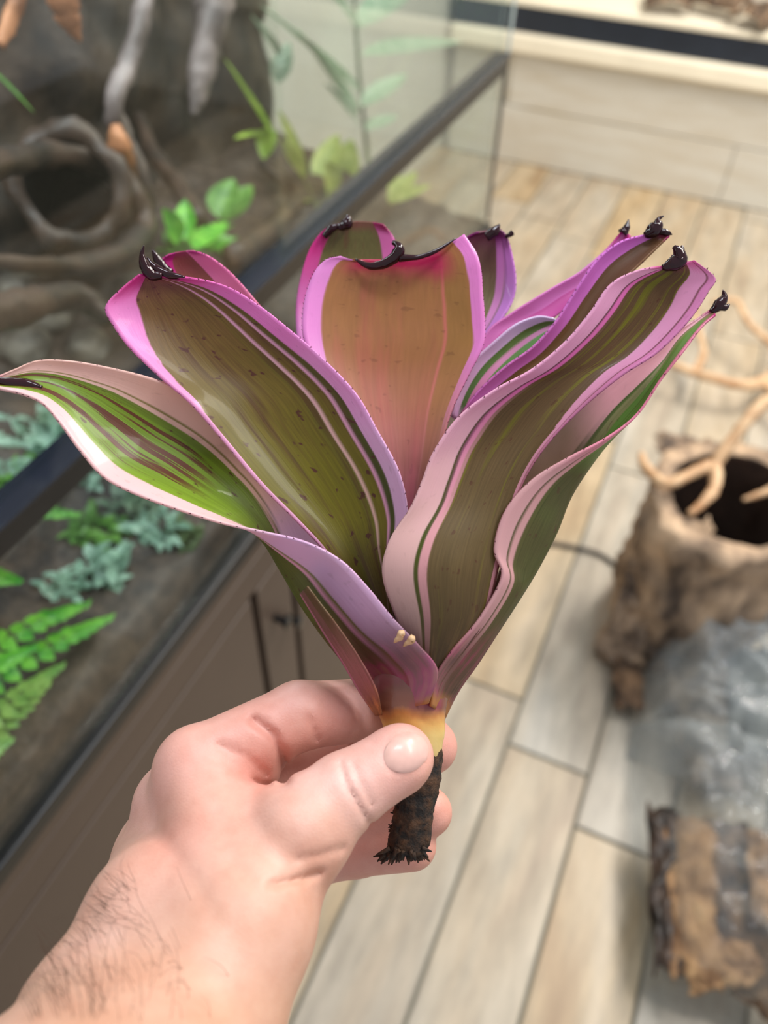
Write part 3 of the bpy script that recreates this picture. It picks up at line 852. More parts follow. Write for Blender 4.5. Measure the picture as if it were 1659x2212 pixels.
def leaf(rows, mat, label=None, ml=((0, .1), (1, .1)), mr=((0, .1), (1, .1)), nu=41, nv=110, thorns=(.12, .97, 30, 30), thick=.0008, edge=0.0, name='leaf', seed=0, parent=None, spine=None, v0=0.0):
    """rows: (Lx,Ly,Ld, Rx,Ry,Rd, sag, mx,my) from base to tip"""
    RR = [tuple(r) + (0,) * (9 - len(r)) for r in rows]
    # arc-length-even parameter
    Q = crom(RR, nv)
    vs, S, V = [], [], []
    for j in range(nv):
        Lx, Ly, Ld, Rx, Ry, Rd, sg, mx, my = Q[j]
        v = (j / (nv - 1) - v0) / (1 - v0); a = interp(ml, v); b = interp(mr, v)
        for i in range(nu):
            u = i / (nu - 1); k = 4 * u * (1 - u)
            px = Lx + (Rx - Lx) * u + mx * k; py = Ly + (Ry - Ly) * u + my * k
            wv = edge * (mnoise.noise(Vector((v * 9, seed, 0))) * max(0, 1 - u * 5) + mnoise.noise(Vector((v * 9, seed + 5, 0))) * max(0, u * 5 - 4))
            d = Ld + (Rd - Ld) * u + sg * k + wv
            vs.append(PW(px, py, d))
            S.append(.2 * u / a if u < a else (.8 + .2 * (u - (1 - b)) / b if u > 1 - b else .2 + .6 * (u - a) / (1 - a - b))); V.append(v)
    fs = [[j * nu + i, j * nu + i + 1, (j + 1) * nu + i + 1, (j + 1) * nu + i] for j in range(nv - 1) for i in range(nu - 1)]
    o = mk(name, vs, fs, mat, parent or brom, loc=vs[nu // 2], label=label)
    for nm, dat in (('s', S), ('v', V)):
        at = o.data.attributes.new(nm, 'FLOAT', 'POINT'); at.data.foreach_set('value', dat)
    md = o.modifiers.new('thickness', 'SOLIDIFY'); md.thickness = thick; md.offset = 0
    if thorns:
        g = Geo()
        for side, cnt in ((0, thorns[2]), (nu - 1, thorns[3])):
            for k in range(cnt):
                v = thorns[0] + (thorns[1] - thorns[0]) * (k + random.uniform(-.3, .3)) / max(1, cnt - 1)
                jf = min(max(v, 0), .999) * (nv - 1); j = int(jf); f = jf - j
                p = vs[j * nu + side].lerp(vs[(j + 1) * nu + side], f)
                q = vs[j * nu + (1 if side == 0 else nu - 2)]
                out = (p - q).normalized(); al = (vs[(j + 1) * nu + side] - vs[j * nu + side]).normalized()
                d = (out * .8 + al * .8).normalized(); L = random.uniform(.0005, .0010); r = .0003
                nn = out.cross(al).normalized()
                b = p - out * .0002
                g.add([b - al * r, b + al * r, b + nn * r, b - nn * r, p + d * L], [[0, 2, 4], [2, 1, 4], [1, 3, 4], [3, 0, 4]])
        if g.v: mk('thorns', g.v, g.f, M_THORN, o, smooth=False, kind='stuff')
    if spine:
        for pts, rad in spine:
            tube('tip_spine', [PW(*p) for p in pts], rad, M_SPINE, o, seg=10, n=len(pts) * 5, rough=.15, label='glossy dark maroon leaf tip')
    return o


# --- L2: big left leaf
L2 = [(815, 1400, 310, 860, 1400, 308, 4), (770, 1290, 308, 866, 1285, 306, 6), (705, 1195, 306, 868, 1190, 304, 8), (640, 1125, 304, 880, 1110, 303, 10),
      (560, 1045, 302, 862, 1020, 302, 11), (480, 950, 300, 815, 930, 302, 12), (415, 875, 298, 770, 852, 303, 12), (350, 818, 297, 700, 777, 304, 12),
      (284, 755, 296, 630, 716, 305, 10), (246, 705, 296, 562, 662, 305, 8), (228, 664, 295, 492, 620, 304, 6), (258, 628, 297, 420, 602, 303, 4), (302, 592, 299, 345, 596, 301, 1)]
m = leaf_mat('leaf_olive_left', [(.2, PINK), (.62, OLIVE), (.665, (120, 116, 30)), (.685, PEACH), (.745, OLIVE), (.765, PINK), (.80, DKGREEN), (1, LILAC)],
             [(.2, (238, 140, 208)), (.62, BROWN), (.665, (124, 98, 44)), (.685, PINK), (.745, BROWN), (.765, PINK), (.80, (110, 92, 40)), (1, (236, 128, 206))],
             tip=(.76, 1.0), tb=.2, streak=(92, 54, 34), sa=.7, spots=.9, vmix=(.25, .8), base=(58, 44, 26), bv=(.06, .26), vs=2.6, seed=1, us=18, wet=(.97, 1.0), streakthr=(.46, .68))
leaf(L2, m, 'long olive-brown leaf with two thin pink stripes', ml=((0, .02), (.45, .015), (.6, .06), (.8, .24), (1, .30)), mr=((0, .12), (.3, .10), (.5, .09), (.8, .13), (1, .18)), edge=.6, seed=1, thorns=(.2, .97, 22, 36),
     spine=[([(350, 597, 301), (325, 592, 300), (312, 570, 299), (307, 548, 298), (311, 530, 297)], [.0012, .0019, .0016, .0008, .0002]), ([(400, 600, 303), (360, 592, 302), (330, 575, 301), (318, 556, 300)], [.0005, .0014, .0014, .0003])])

# --- L3: broad centre leaf
L3 = [(852, 1200, 318, 900, 1200, 318, 3), (822, 1110, 320, 912, 1100, 320, 4), (775, 1000, 323, 945, 990, 323, 6), (728, 900, 327, 975, 890, 327, 8), (682, 800, 331, 1010, 815, 330, 9),
      (655, 725, 333, 1044, 745, 331, 9), (655, 665, 335, 1047, 690, 333, 8), (667, 615, 336, 1043, 632, 334, 7), (684, 580, 337, 1040, 588, 335, 5), (706, 560, 337.5, 1030, 548, 336, 4, 0, 8), (735, 553, 338, 1003, 506, 338, 3, 0, 36)]
m = leaf_mat('leaf_tan_centre', [(.2, LILAC), (.68, (196, 122, 106)), (.695, (206, 134, 120)), (1, (186, 124, 92))],
             [(.2, (240, 150, 222)), (.68, (176, 120, 72)), (.690, (220, 120, 110)), (.80, (170, 122, 66)), (1, (238, 140, 214))],
             tip=(.70, .86), streak=(196, 96, 92), sa=.45, spots=.25, vmix=(.15, .55), base=(150, 76, 100), bv=(.06, .34), vs=1.4, streakthr=(.48, .72), tipc=(186, 16, 84), body=(.2, .8), seed=5, us=9, fa=.18, tipwin=(.18, .80))
leaf(L3, m, 'broad tan-pink centre leaf with lilac margins', ml=((0, .03), (.3, .05), (.5, .10), (.7, .10), (1, .10)), mr=((0, .02), (.35, .03), (.5, .05), (.8, .08), (1, .09)), edge=.5, seed=2, thorns=(.2, .97, 40, 42),
     spine=[([(768, 560, 337), (795, 574, 336), (828, 571, 335), (852, 556, 334), (862, 540, 333), (858, 528, 333), (849, 524, 334)], [.0004, .0012, .0017, .0021, .0022, .0012, .0008]),
            ([(862, 556, 334), (900, 556, 335), (940, 543, 336), (985, 515, 337.5)], [.0016, .0009, .0008, .0003])])

# --- L4: big right leaf
L4 = [(910, 1500, 297, 950, 1500, 297, -3), (888, 1415, 293, 985, 1430, 297, -4), (856, 1335, 290, 1045, 1340, 298, -5), (826, 1240, 289, 1072, 1245, 299, -5), (842, 1165, 289, 1088, 1175, 300, -2), (886, 1098, 290, 1112, 1090, 301, 3), (912, 1040, 291, 1145, 1015, 301, 6), (938, 975, 292, 1195, 945, 301, 8),
      (992, 900, 293, 1265, 875, 301, 8), (1070, 842, 294, 1345, 810, 301, 8), (1150, 798, 295, 1415, 765, 301, 8), (1222, 738, 296, 1468, 715, 301, 8), (1275, 675, 297, 1505, 670, 301, 7), (1318, 615, 298, 1530, 630, 301, 5), (1375, 585, 299, 1545, 600, 300, 3), (1435, 576, 300, 1500, 562, 300, 1)]
m = leaf_mat('leaf_brown_right', [(.2, (228, 184, 180)), (.235, DKGREEN), (.30, (222, 160, 166)), (.8, (112, 92, 58)), (.9, (206, 140, 150)), (1, (160, 100, 100))],
             [(.2, PINK), (.225, (84, 60, 40)), (.27, (236, 120, 190)), (.8, (108, 80, 52)), (.93, (232, 160, 200)), (.945, (120, 70, 70)), (1, (224, 140, 190))],
             tip=(.93, 1.03), streak=(132, 130, 30), sa=.8, spots=.5, vmix=(.2, .7), base=(66, 50, 34), bv=(-.02, .24), vs=1.8, us=14, spec=.2, streakthr=(.5, .68), body=(.3, .8), seed=9, rough=.38)
leaf(L4, m, 'long brown-olive leaf with a pink band and dark stripe', ml=((0, .28), (.3, .26), (.5, .18), (.7, .14), (.9, .16), (1, .2)), mr=((0, .03), (.45, .05), (.6, .22), (.8, .28), (.92, .34), (1, .3)), edge=.8, seed=3, thorns=(.16, .97, 36, 30), v0=1/15,
     spine=[([(1430, 578, 300), (1450, 572, 299.5), (1468, 560, 299), (1464, 542, 298), (1455, 532, 298)], [.0008, .0022, .0026, .0016, .0006]), ([(1466, 556, 299), (1472, 540, 298.5), (1474, 530, 298.5)], [.0018, .0010, .0003])])

# --- L1: lowest left leaf
L1 = [(925, 1520, 289, 860, 1548, 314, 6, -80, 12), (945, 1450, 286, 860, 1480, 315, 7, -120, 25), (905, 1395, 285, 850, 1400, 316, 8, -124, 47), (848, 1335, 286, 835, 1310, 318, 7, -138, 60), (795, 1270, 286, 790, 1235, 321, 6, -140, 58), (738, 1212, 286, 735, 1190, 323, 6, -118, 52), (662, 1172, 285, 692, 1162, 324, 6, -80, 48),
      (572, 1150, 284, 652, 1090, 324, 7, -48, 30), (480, 1130, 284, 605, 1022, 322, 8, -22, 14), (392, 1103, 284, 555, 962, 318, 9, -5, 6), (300, 1070, 284, 495, 902, 312, 10), (226, 1032, 284, 420, 853, 306, 9), (174, 975, 284, 330, 818, 297, 8),
      (130, 915, 284, 240, 795, 295, 6), (92, 872, 284, 152, 780, 293, 5), (48, 852, 285, 82, 779, 291, 3), (5, 842, 286, 32, 798, 290, 2), (-20, 834, 287, -8, 815, 289, 1)]
m = leaf_mat('leaf_green_low', [(.2, LILAC), (.225, (120, 120, 50)), (.24, PINK), (.74, (100, 104, 44)), (.77, (226, 160, 190)), (.80, DKGREEN), (1, LILAC)],
             [(.2, (244, 200, 200)), (.70, (128, 158, 42)), (.76, (118, 140, 40)), (.80, PEACH), (.815, OLIVE), (1, (242, 196, 184))],
             tip=(.95, 1.03), streak=(104, 34, 34), sa=.92, spots=.8, vmix=(.28, .42), base=(118, 74, 66), bv=(-.02, .13), vs=1.5, streakthr=(.50, .545), body=(.24, .8), seed=23, us=13, sv=(.44, .52), base2=(196, 134, 72), wet=(.84, .93))
leaf(L1, m, 'lowest green leaf with maroon streaks and cream-pink margins', ml=((0, .12), (.3, .18), (.45, .12), (.6, .13), (.75, .16), (.9, .1), (1, .1)), mr=((0, .12), (.3, .25), (.45, .30), (.7, .26), (.9, .34), (1, .3)), edge=.7, seed=4, thorns=(.15, .9, 36, 26), v0=2/17,
     spine=[([(92, 838, 290), (60, 830, 289.5), (20, 826, 289), (-20, 820, 288)], [.0006, .0016, .0016, .0008])])

# --- L6: lowest right leaf
L6 = [(930, 1525, 291, 955, 1555, 313, 5, 14, 8), (938, 1468, 290, 975, 1490, 313, 6, 30, 12), (975, 1408, 292, 1015, 1400, 314, 7, 38, 25), (1036, 1335, 295, 1058, 1290, 314, 8, 38, 38), (1084, 1245, 296, 1088, 1205, 315, 9, 46, 52), (1068, 1185, 296, 1108, 1110, 317, 9, 74, 80), (1092, 1102, 298, 1135, 992, 318, 9, 88, 104),
      (1150, 1036, 301, 1172, 932, 320, 9, 72, 88), (1225, 990, 305, 1228, 872, 322, 8, 50, 68), (1310, 946, 309, 1292, 815, 324, 8, 28, 40), (1376, 895, 313, 1358, 772, 326, 7, 16, 22), (1426, 822, 317, 1422, 744, 328, 6, 8, 8), (1477, 757, 321, 1462, 715, 330, 4), (1515, 707, 325, 1506, 688, 331, 2), (1546, 680, 328, 1535, 668, 331, 1)]
m = leaf_mat('leaf_green_right', [(.12, (216, 164, 166)), (.15, (84, 80, 40)), (.2, (214, 160, 160)), (.8, (92, 88, 46)), (1, (150, 120, 100))],
             [(.2, (226, 130, 160)), (.62, (110, 160, 66)), (.72, (150, 150, 100)), (.76, (96, 120, 50)), (1, (240, 176, 190))],
             tip=(.92, 1.0), streak=(64, 70, 24), sa=.5, spots=.4, vmix=(.45, .62), base=(112, 72, 66), bv=(-.02, .13), vs=2, body=(.22, .8), seed=31, base2=(186, 124, 70))
leaf(L6, m, 'lower right leaf folding its green underside outward', ml=((0, .14), (.2, .13), (.35, .12), (.5, .09), (.7, .06), (1, .1)), mr=((0, .1), (.5, .22), (.8, .34), (1, .4)), edge=.6, seed=6, thorns=(.15, .95, 22, 26), v0=2/14,
     spine=[([(1536, 674, 330), (1552, 660, 329.5), (1564, 642, 329), (1562, 626, 328)], [.0010, .0020, .0013, .0002]), ([(1552, 662, 329.5), (1566, 664, 329), (1576, 657, 328.5)], [.0014, .0012, .0003])])

# --- L7 / L8 / L9 behind on the right
L7 = [(980, 915, 337, 1010, 970, 334, 3), (1030, 848, 337, 1090, 890, 334, 4), (1090, 793, 336, 1160, 840, 333, 5), (1150, 750, 336, 1228, 785, 333, 6), (1200, 695, 336, 1274, 725, 333, 6), (1243, 628, 336, 1312, 660, 333, 6), (1288, 563, 336, 1352, 602, 334, 5), (1338, 524, 336, 1392, 562, 335, 4), (1385, 509, 337, 1425, 530, 336, 2), (1422, 501, 337, 1447, 509, 337, 1)]
m = leaf_mat('leaf_brown_upper', [(.2, (222, 120, 200)), (.8, (120, 84, 46)), (1, (130, 96, 60))], [(.2, (232, 130, 226)), (.8, (116, 82, 58)), (1, (140, 100, 66))],
             tip=(.90, .99), streak=(96, 66, 36), sa=.5, spots=.2, base=(150, 80, 90), bv=(.02, .1), seed=41)
leaf(L7, m, 'upper right brown leaf with a violet-pink margin', ml=((0, .30), (.4, .26), (.8, .42), (1, .4)), mr=((0, .02), (1, .02)), edge=.5, seed=7, thorns=(.1, .95, 34, 6),
     spine=[([(1392, 508, 337), (1408, 500, 336.5), (1420, 486, 336), (1422, 474, 335.5), (1434, 466, 335)], [.0010, .0026, .0022, .0009, .0002]), ([(1420, 500, 337), (1438, 502, 336.5), (1452, 507, 336)], [.0010, .0012, .0002])])
L8 = [(975, 900, 346, 1005, 925, 346, 1), (990, 840, 347, 1045, 865, 346, 3), (1022, 782, 348, 1080, 825, 347, 4), (1070, 736, 349, 1120, 785, 348, 5), (1114, 701, 350, 1165, 750, 349, 5), (1160, 684, 351, 1205, 722, 350, 4), (1195, 688, 352, 1225, 705, 351, 2)]
m = leaf_mat('leaf_green_gloss', [(.2, LILAC), (.4, (96, 130, 70)), (.6, (216, 140, 180)), (.8, (110, 150, 80)), (1, (200, 190, 160))], [(.2, (226, 206, 240)), (.45, (110, 140, 70)), (.6, (220, 150, 190)), (.8, (120, 170, 100)), (1, (150, 170, 120))],
             tip=(1.1, 1.2), streak=(96, 110, 50), sa=.3, spots=.1, base=(200, 150, 190), bv=(.0, .1), rough=.16, seed=51)
leaf(L8, m, 'small glossy lilac and green leaf behind', ml=((0, .3), (1, .28)), mr=((0, .1), (1, .1)), nu=25, nv=50, seed=8, thorns=None)
L9 = [(1020, 800, 360, 1050, 830, 360, 2), (1052, 718, 361, 1090, 745, 361, 2), (1100, 680, 362, 1140, 712, 362, 3), (1150, 648, 362, 1192, 688, 362, 3), (1200, 618, 362, 1242, 652, 362, 3), (1252, 588, 362, 1292, 622, 362, 3), (1308, 540, 362, 1340, 562, 362, 2), (1343, 500, 362, 1362, 508, 362, 1)]
m = leaf_mat('leaf_pink_back', [(.5, (226, 130, 200)), (1, (220, 100, 180))], [(.5, (232, 140, 214)), (1, (200, 80, 160))], tip=(.8, 1.0), sa=0, spots=0, base=(200, 140, 190), bv=(.0, .1), seed=61)
leaf(L9, m, 'narrow pink leaf behind with a reddish tip', nu=21, nv=50, seed=9, thorns=None, spine=[([(1345, 504, 362), (1353, 492, 361.5), (1358, 474, 361)], [.0020, .0014, .0002])])

# --- back leaves
L10 = [(700, 900, 366, 790, 900, 366, 3), (650, 790, 372, 820, 790, 372, 6), (641, 712, 374, 852, 720, 374, 8), (641, 650, 376, 868, 650, 376, 8), (652, 590, 377, 868, 592, 377, 7), (668, 540, 378, 862, 548, 378, 5), (690, 506, 378, 850, 512, 378, 3), (716, 486, 377, 828, 484, 377, 2, 0, -8)]
m = leaf_mat('leaf_back_left', [(.2, (222, 140, 210)), (.8, (120, 116, 62)), (1, (230, 140, 200))], [(.2, (214, 50, 140)), (.8, (128, 120, 70)), (1, (232, 120, 190))], tip=(.86, .97), streak=(150, 60, 70), sa=.3, spots=.1, tipc=(150, 10, 78), seed=71, rough=.2)
leaf(L10, m, 'short back leaf with a rolled magenta tip', ml=((0, .15), (1, .14)), mr=((0, .15), (1, .2)), nu=31, nv=60, seed=10, thorns=(.4, .95, 14, 14), spine=[([(730, 492, 376), (748, 484, 375.5), (752, 472, 375), (749, 464, 375)], [.0010, .0024, .0016, .0004]), ([(700, 512, 377), (716, 494, 376), (734, 487, 376)], [.0012, .0016, .0010])])
L11 = [(960, 850, 362, 1010, 820, 362, 3), (950, 780, 368, 1035, 752, 368, 4), (950, 720, 370, 1080, 695, 370, 6), (955, 650, 372, 1108, 648, 372, 8), (962, 600, 372, 1114, 602, 372, 8), (980, 550, 372, 1106, 550, 372, 6), (1004, 516, 372, 1094, 510, 372, 4), (1030, 502, 372, 1078, 494, 372, 2)]
m = leaf_mat('leaf_back_right', [(.2, PINK), (.8, (140, 130, 90)), (.88, (224, 150, 210)), (.9, (150, 120, 120)), (1, (210, 140, 220))], [(.2, (150, 40, 120)), (.8, (130, 84, 80)), (.9, (220, 130, 210)), (.92, (160, 90, 150)), (1, (216, 130, 216))], tip=(.68, .9), tipc=(118, 14, 92), streak=(120, 90, 70), sa=.3, spots=.1, seed=81, vmix=(.4, .8))
leaf(L11, m, 'short back leaf shading to purple at its top', ml=((0, .1), (1, .1)), mr=((0, .3), (1, .25)), nu=31, nv=60, seed=11, thorns=(.3, .95, 4, 16), spine=[([(1050, 512, 371), (1068, 500, 370), (1080, 484, 369)], [.0018, .0020, .0003]), ([(1092, 512, 371), (1100, 508, 370), (1107, 503, 370)], [.0006, .0009, .0012])])
L12 = [(540, 800, 344, 620, 740, 344, 3), (470, 730, 345, 585, 690, 345, 5), (415, 680, 346, 548, 645, 346, 6), (372, 640, 347, 520, 612, 347, 6), (345, 600, 348, 488, 580, 348, 5), (343, 568, 348, 450, 553, 348, 3), (364, 550, 348, 418, 542, 348, 1, 0, -3)]
m = leaf_mat('leaf_behind_left', [(.2, PINK), (.7, (140, 100, 60)), (1, (232, 130, 170))], [(.2, (210, 40, 140)), (.7, (160, 80, 80)), (1, (236, 120, 180))], tip=(.80, .98), tipc=(176, 40, 120), streak=(150, 60, 70), sa=.3, spots=.1, seed=91, rough=.2)
leaf(L12, m, 'rolled pink leaf tip peeping over the left leaf', ml=((0, .2), (1, .3)), mr=((0, .2), (1, .22)), nu=27, nv=50, seed=12, thorns=(.4, .95, 4, 12), spine=[([(372, 590, 346), (350, 574, 345), (338, 556, 344), (330, 540, 343)], [.0010, .0018, .0014, .0005])])

# --- leaf bases, papery sheaths, stem, root
def sheath_mat():
    t = NT('papery_sheath')
    v = t.obj((1, 1, .35)); n = t.noise(v, 150, 4, .6, .4); n2 = t.noise(v, 45, 3)
    c = t.ramp(n, [(.3, (84, 54, 46)), (.5, (128, 84, 76)), (.7, (178, 130, 124))])
    c = t.mix(t.math('MULTIPLY', t.step(n2, .48, .66), .7), c, lin((140, 44, 74)))
    return t.done(t.bsdf(c, .4, t.bump(n, .3, .0008), Coat_Weight=.3))


def core_mat():
    t = NT('leaf_base_cone')
    V = t.n('ShaderNodeAttribute', attribute_name='v').outputs['Fac']
    v = t.obj((1, 1, .3)); n = t.noise(v, 130, 4, .6, .3)
    f = t.math('MULTIPLY_ADD', n, .14, t.math('SUBTRACT', V, .07))
    c = t.ramp(f, [(0.0, (206, 176, 116)), (.22, (230, 196, 120)), (.34, (224, 172, 94)), (.42, (190, 126, 66)), (.50, (124, 78, 60)), (.64, (116, 72, 60)), (.75, (104, 70, 60)), (1, (92, 70, 52))])
    n2 = t.noise(v, 40, 3)
    c = t.mix(t.math('MULTIPLY', t.math('MULTIPLY', t.step(n2, .5, .66), t.step(V, .42, .55)), .75), c, lin((150, 40, 78)))
    return t.done(t.bsdf(c, .38, t.bump(n, .25, .0008), Coat_Weight=.3, Subsurface_Weight=.08))


def lathe_px(name, secs, mat, parent, flat=.85, seg=40, n=40, rough=.03, seed=0, **kw):
    """secs: (px, py, d, r_px) along the plant's own axis"""
    Q = crom(secs, n); vs, fs, V = [], [], []
    for i in range(n):
        x, y, d, r = Q[i]
        for k in range(seg):
            a = 2 * math.pi * k / seg
            rr = r * (1 + rough * mnoise.noise(Vector((math.cos(a) * 2, math.sin(a) * 2, i * .25 + seed))) + rough * .8 * mnoise.noise(Vector((math.cos(a) * 6, math.sin(a) * 6, i * .8 + seed))))
            vs.append(PW(x + math.cos(a) * rr, y, d - math.sin(a) * rr * flat / 1700 * d)); V.append(i / (n - 1))
    for i in range(n - 1):
        for k in range(seg): fs.append([i * seg + k, i * seg + (k + 1) % seg, (i + 1) * seg + (k + 1) % seg, (i + 1) * seg + k])
    fs.append([k for k in range(seg)][::-1]); fs.append([(n - 1) * seg + k for k in range(seg)])
    o = mk(name, vs, fs, mat, parent, **kw)
    at = o.data.attributes.new('v', 'FLOAT', 'POINT'); at.data.foreach_set('value', V)
    return o


lathe_px('leaf_base', [(900, 1650, 303, 50), (899, 1610, 303, 58), (895, 1575, 303, 66), (890, 1545, 303, 72), (886, 1515, 304, 80), (884, 1480, 306, 86), (884, 1440, 308, 84), (890, 1380, 312, 70)], core_mat(), brom, label='tan and yellow cone where the leaves join the stem')
M_ROOT = two('dark_root', (22, 16, 12), (84, 56, 34), 260, .8, 1.0, .0016, (1, 1, 1), .40, .66, (150, 96, 52))
rt = lathe_px('root_stock', [(872, 1850, 300, 42), (880, 1835, 300, 44), (888, 1790, 300, 44), (896, 1740, 301, 44), (905, 1690, 302, 46), (908, 1640, 303, 48), (905, 1600, 303, 46)], M_ROOT, brom, rough=.10, label='blackish broken root end')
g = Geo()
for k in range(70):
    a = random.uniform(0, 6.28); r = random.uniform(10, 46)
    x = 876 + math.cos(a) * r; y = 1838 + random.uniform(-6, 8); d = 300 - math.sin(a) * r * .16
    dx = (x - 876) * random.uniform(.1, .7); dy = random.uniform(4, 26)
    if x < 850: dx -= random.uniform(0, 16)
    vs, fs = tube_geo([PW(x, y, d), PW(x + dx * .5, y + dy * .5, d), PW(x + dx, y + dy, d)], [.0009, .0006, .0002], seg=5, n=4); g.add(vs, fs)
for k in range(60):
    t_ = random.random(); x = 905 - 30 * t_ + random.choice((-1, 1)) * 37; y = 1640 + 200 * t_; d = 301
    vs, fs = tube_geo([PW(x, y, d), PW(x + (x - 890) * random.uniform(.05, .2), y + random.uniform(-6, 10), d)], [.0004, .0001], seg=4, n=3); g.add(vs, fs)
mk('root_fibres', g.v, g.f, M_ROOT, rt, kind='stuff')

MS = sheath_mat()
M_SH2 = leaf_mat('sheath_green_pink', [(.2, (214, 150, 160)), (.3, (100, 90, 50)), (.36, (200, 130, 150)), (.8, (92, 84, 46)), (1, (190, 110, 130))], [(.2, (206, 150, 190)), (.3, (96, 92, 50)), (.36, (204, 140, 170)), (.8, (96, 92, 50)), (1, (206, 140, 170))],
                 tip=(1.1, 1.2), streak=(120, 70, 60), sa=.5, spots=.3, base=(150, 70, 80), bv=(.0, .5), seed=101)
# narrow pink sheath showing outside the lowest left leaf, and two torn papery scraps at the front
leaf([(812, 1546, 298, 826, 1544, 292, -1), (778, 1497, 297, 812, 1488, 286, -1), (740, 1432, 296, 778, 1424, 283, -1), (702, 1372, 295, 732, 1356, 282, -1), (672, 1322, 294, 694, 1306, 282), (648, 1282, 292, 664, 1266, 283)],
     leaf_mat('sheath_pink', [(.2, (190, 110, 140)), (.8, (176, 106, 112)), (1, (150, 90, 90))], [(.2, (190, 120, 146)), (.5, (140, 96, 92)), (1, (112, 88, 60))], tip=(1.1, 1.2), streak=(120, 70, 60), sa=.5, spots=.3, base=(170, 110, 60), bv=(.0, .3), seed=101, wet=(1.1, 1.2)),
     'narrow pinkish sheath strip on the left of the base', name='sheath', nu=17, nv=50, thorns=None, thick=.0005, edge=1.2, seed=20)
for pts in ([(852, 1388, 284), (862, 1378, 282.5), (868, 1368, 282), (872, 1374, 282)], [(872, 1396, 284), (884, 1386, 282.5), (890, 1380, 282), (894, 1388, 282.5)]):
    tube('torn_fibre', [PW(*p) for p in pts], [.0003, .0010, .0012, .0004], simple('torn_fibre_tan', (206, 170, 130), .6), brom, seg=8, n=12, rough=.4)

# ================================================================== HAND AND FOREARM
def cmm(px, py, d):
    dep = d * .83
    return np.array([(px - CX) / FPX * dep, -(py - CY) / FPX * dep, -dep])


def rmm(r, d): return r * d * .83 / FPX


RES = 0.95
lo = np.array([-185., -245., -305.]); hi = np.array([32., -42., -85.])
N = ((hi - lo) / RES).astype(int) + 1
gx = (lo[0] + RES * np.arange(N[0])).astype(np.float32)[:, None, None]
gy = (lo[1] + RES * np.arange(N[1])).astype(np.float32)[None, :, None]
gz = (lo[2] + RES * np.arange(N[2])).astype(np.float32)[None, None, :]
BIG = 60.0


def cap(a, b):
    """round cone (px,py,d,r)->(px,py,d,r)"""
    A = cmm(*a[:3]).astype(np.float32); B = cmm(*b[:3]).astype(np.float32); ra = rmm(a[3], a[2]); rb = rmm(b[3], b[2])
    D = B - A; L2_ = float(D @ D)
    x, y, z = gx - A[0], gy - A[1], gz - A[2]
    h = np.clip((x * D[0] + y * D[1] + z * D[2]) / L2_, 0, 1)
    x = x - h * D[0]; y = y - h * D[1]; z = z - h * D[2]
    return np.sqrt(x * x + y * y + z * z) - (ra + (rb - ra) * h)


def smin(a, b, k):
    h = np.clip(.5 + .5 * (b - a) / k, 0, 1)
    return b + (a - b) * h - k * h * (1 - h)


def chain(pts, k):
    f = None
    for a, b in zip(pts, pts[1:]):
        c = cap(a, b); f = c if f is None else smin(f, c, k)
    return f


W1 = (515, 2000, 250, 142); W4 = (352, 2000, 258, 142)
FA = (405, 2215, 232, 185); FB = (235, 2220, 238, 178)
FC = (150, 2620, 190, 395); FD = (-420, 3300, 150, 560)
K1 = (425, 1648, 286, 76); K2 = (382, 1738, 304, 82); K3 = (352, 1830, 318, 80); K4 = (372, 1905, 330, 72)
T0 = (560, 1935, 264, 116); T1 = (642, 1798, 268, 106); T2 = (742, 1714, 274, 84); T3 = (858, 1642, 281, 72)
body = smin(cap(FC, FD), chain([FC, FA, W1], 12), 10)
body = smin(body, chain([FC, FB, W4], 12), 10)
body = smin(body, cap(W1, (W4[0], W4[1], W4[2], 140)), 10)
for kk, ww in ((K1, W1), (K2, (450, 1990, 252, 130)), (K3, W4), (K4, W4)): body = smin(body, cap(kk, ww), 7)
body = smin(body, cap((K1[0], K1[1] + 50, 287, 70), (560, 1820, 276, 86)), 8)
body = smin(body, cap((420, 1850, 300, 80), (540, 1860, 290, 100)), 8)
body = smin(body, cap((640, 1850, 316, 62), (420, 1960, 300, 100)), 6)
body = smin(body, chain([(410, 1665, 290, 66), (385, 1745, 306, 74), (358, 1830, 319, 76), (372, 1905, 328, 76)], 6), 8)
body = smin(body, cap((330, 1880, 306, 78), (330, 1980, 268, 120)), 10)
thumb = chain([W1, T0, T1], 8)
thumb = smin(thumb, chain([T1, T2, T3], 2.5), 4)
thumb = smin(thumb, cap((858, 1642, 281, 72), (868, 1634, 283, 69)), 2)
thumb = smin(thumb, cap((560, 1760, 276, 60), T1), 6)
body = smin(body, thumb, 5)
index = chain([K1, (645, 1546, 302, 72), (800, 1532, 320, 66), (905, 1560, 330, 52)], 2.5)
index = smin(index, cap((430, 1660, 290, 72), (560, 1640, 300, 68)), 5)
middle = chain([K2, (600, 1668, 326, 72), (770, 1642, 332, 66), (928, 1612, 326, 60)], 2.5)
ring = chain([K3, (570, 1792, 346, 66), (760, 1788, 342, 60), (924, 1754, 325, 53)], 2.5)
little = chain([K4, (610, 1868, 348, 58), (770, 1832, 340, 58), (890, 1826, 324, 53)], 2.5)
F_ = smin(body, index, 2.2)
F_ = smin(F_, middle, 1.3)
F_ = smin(F_, ring, 1.3)
F_ = smin(F_, little, 1.3)

# skin folds: shallow grooves along the creases of the thumb, index finger and wrist
PXg = CX + gx / (-gz) * FPX; PYg = CY - gy / (-gz) * FPX; Dg = (-gz) / .83


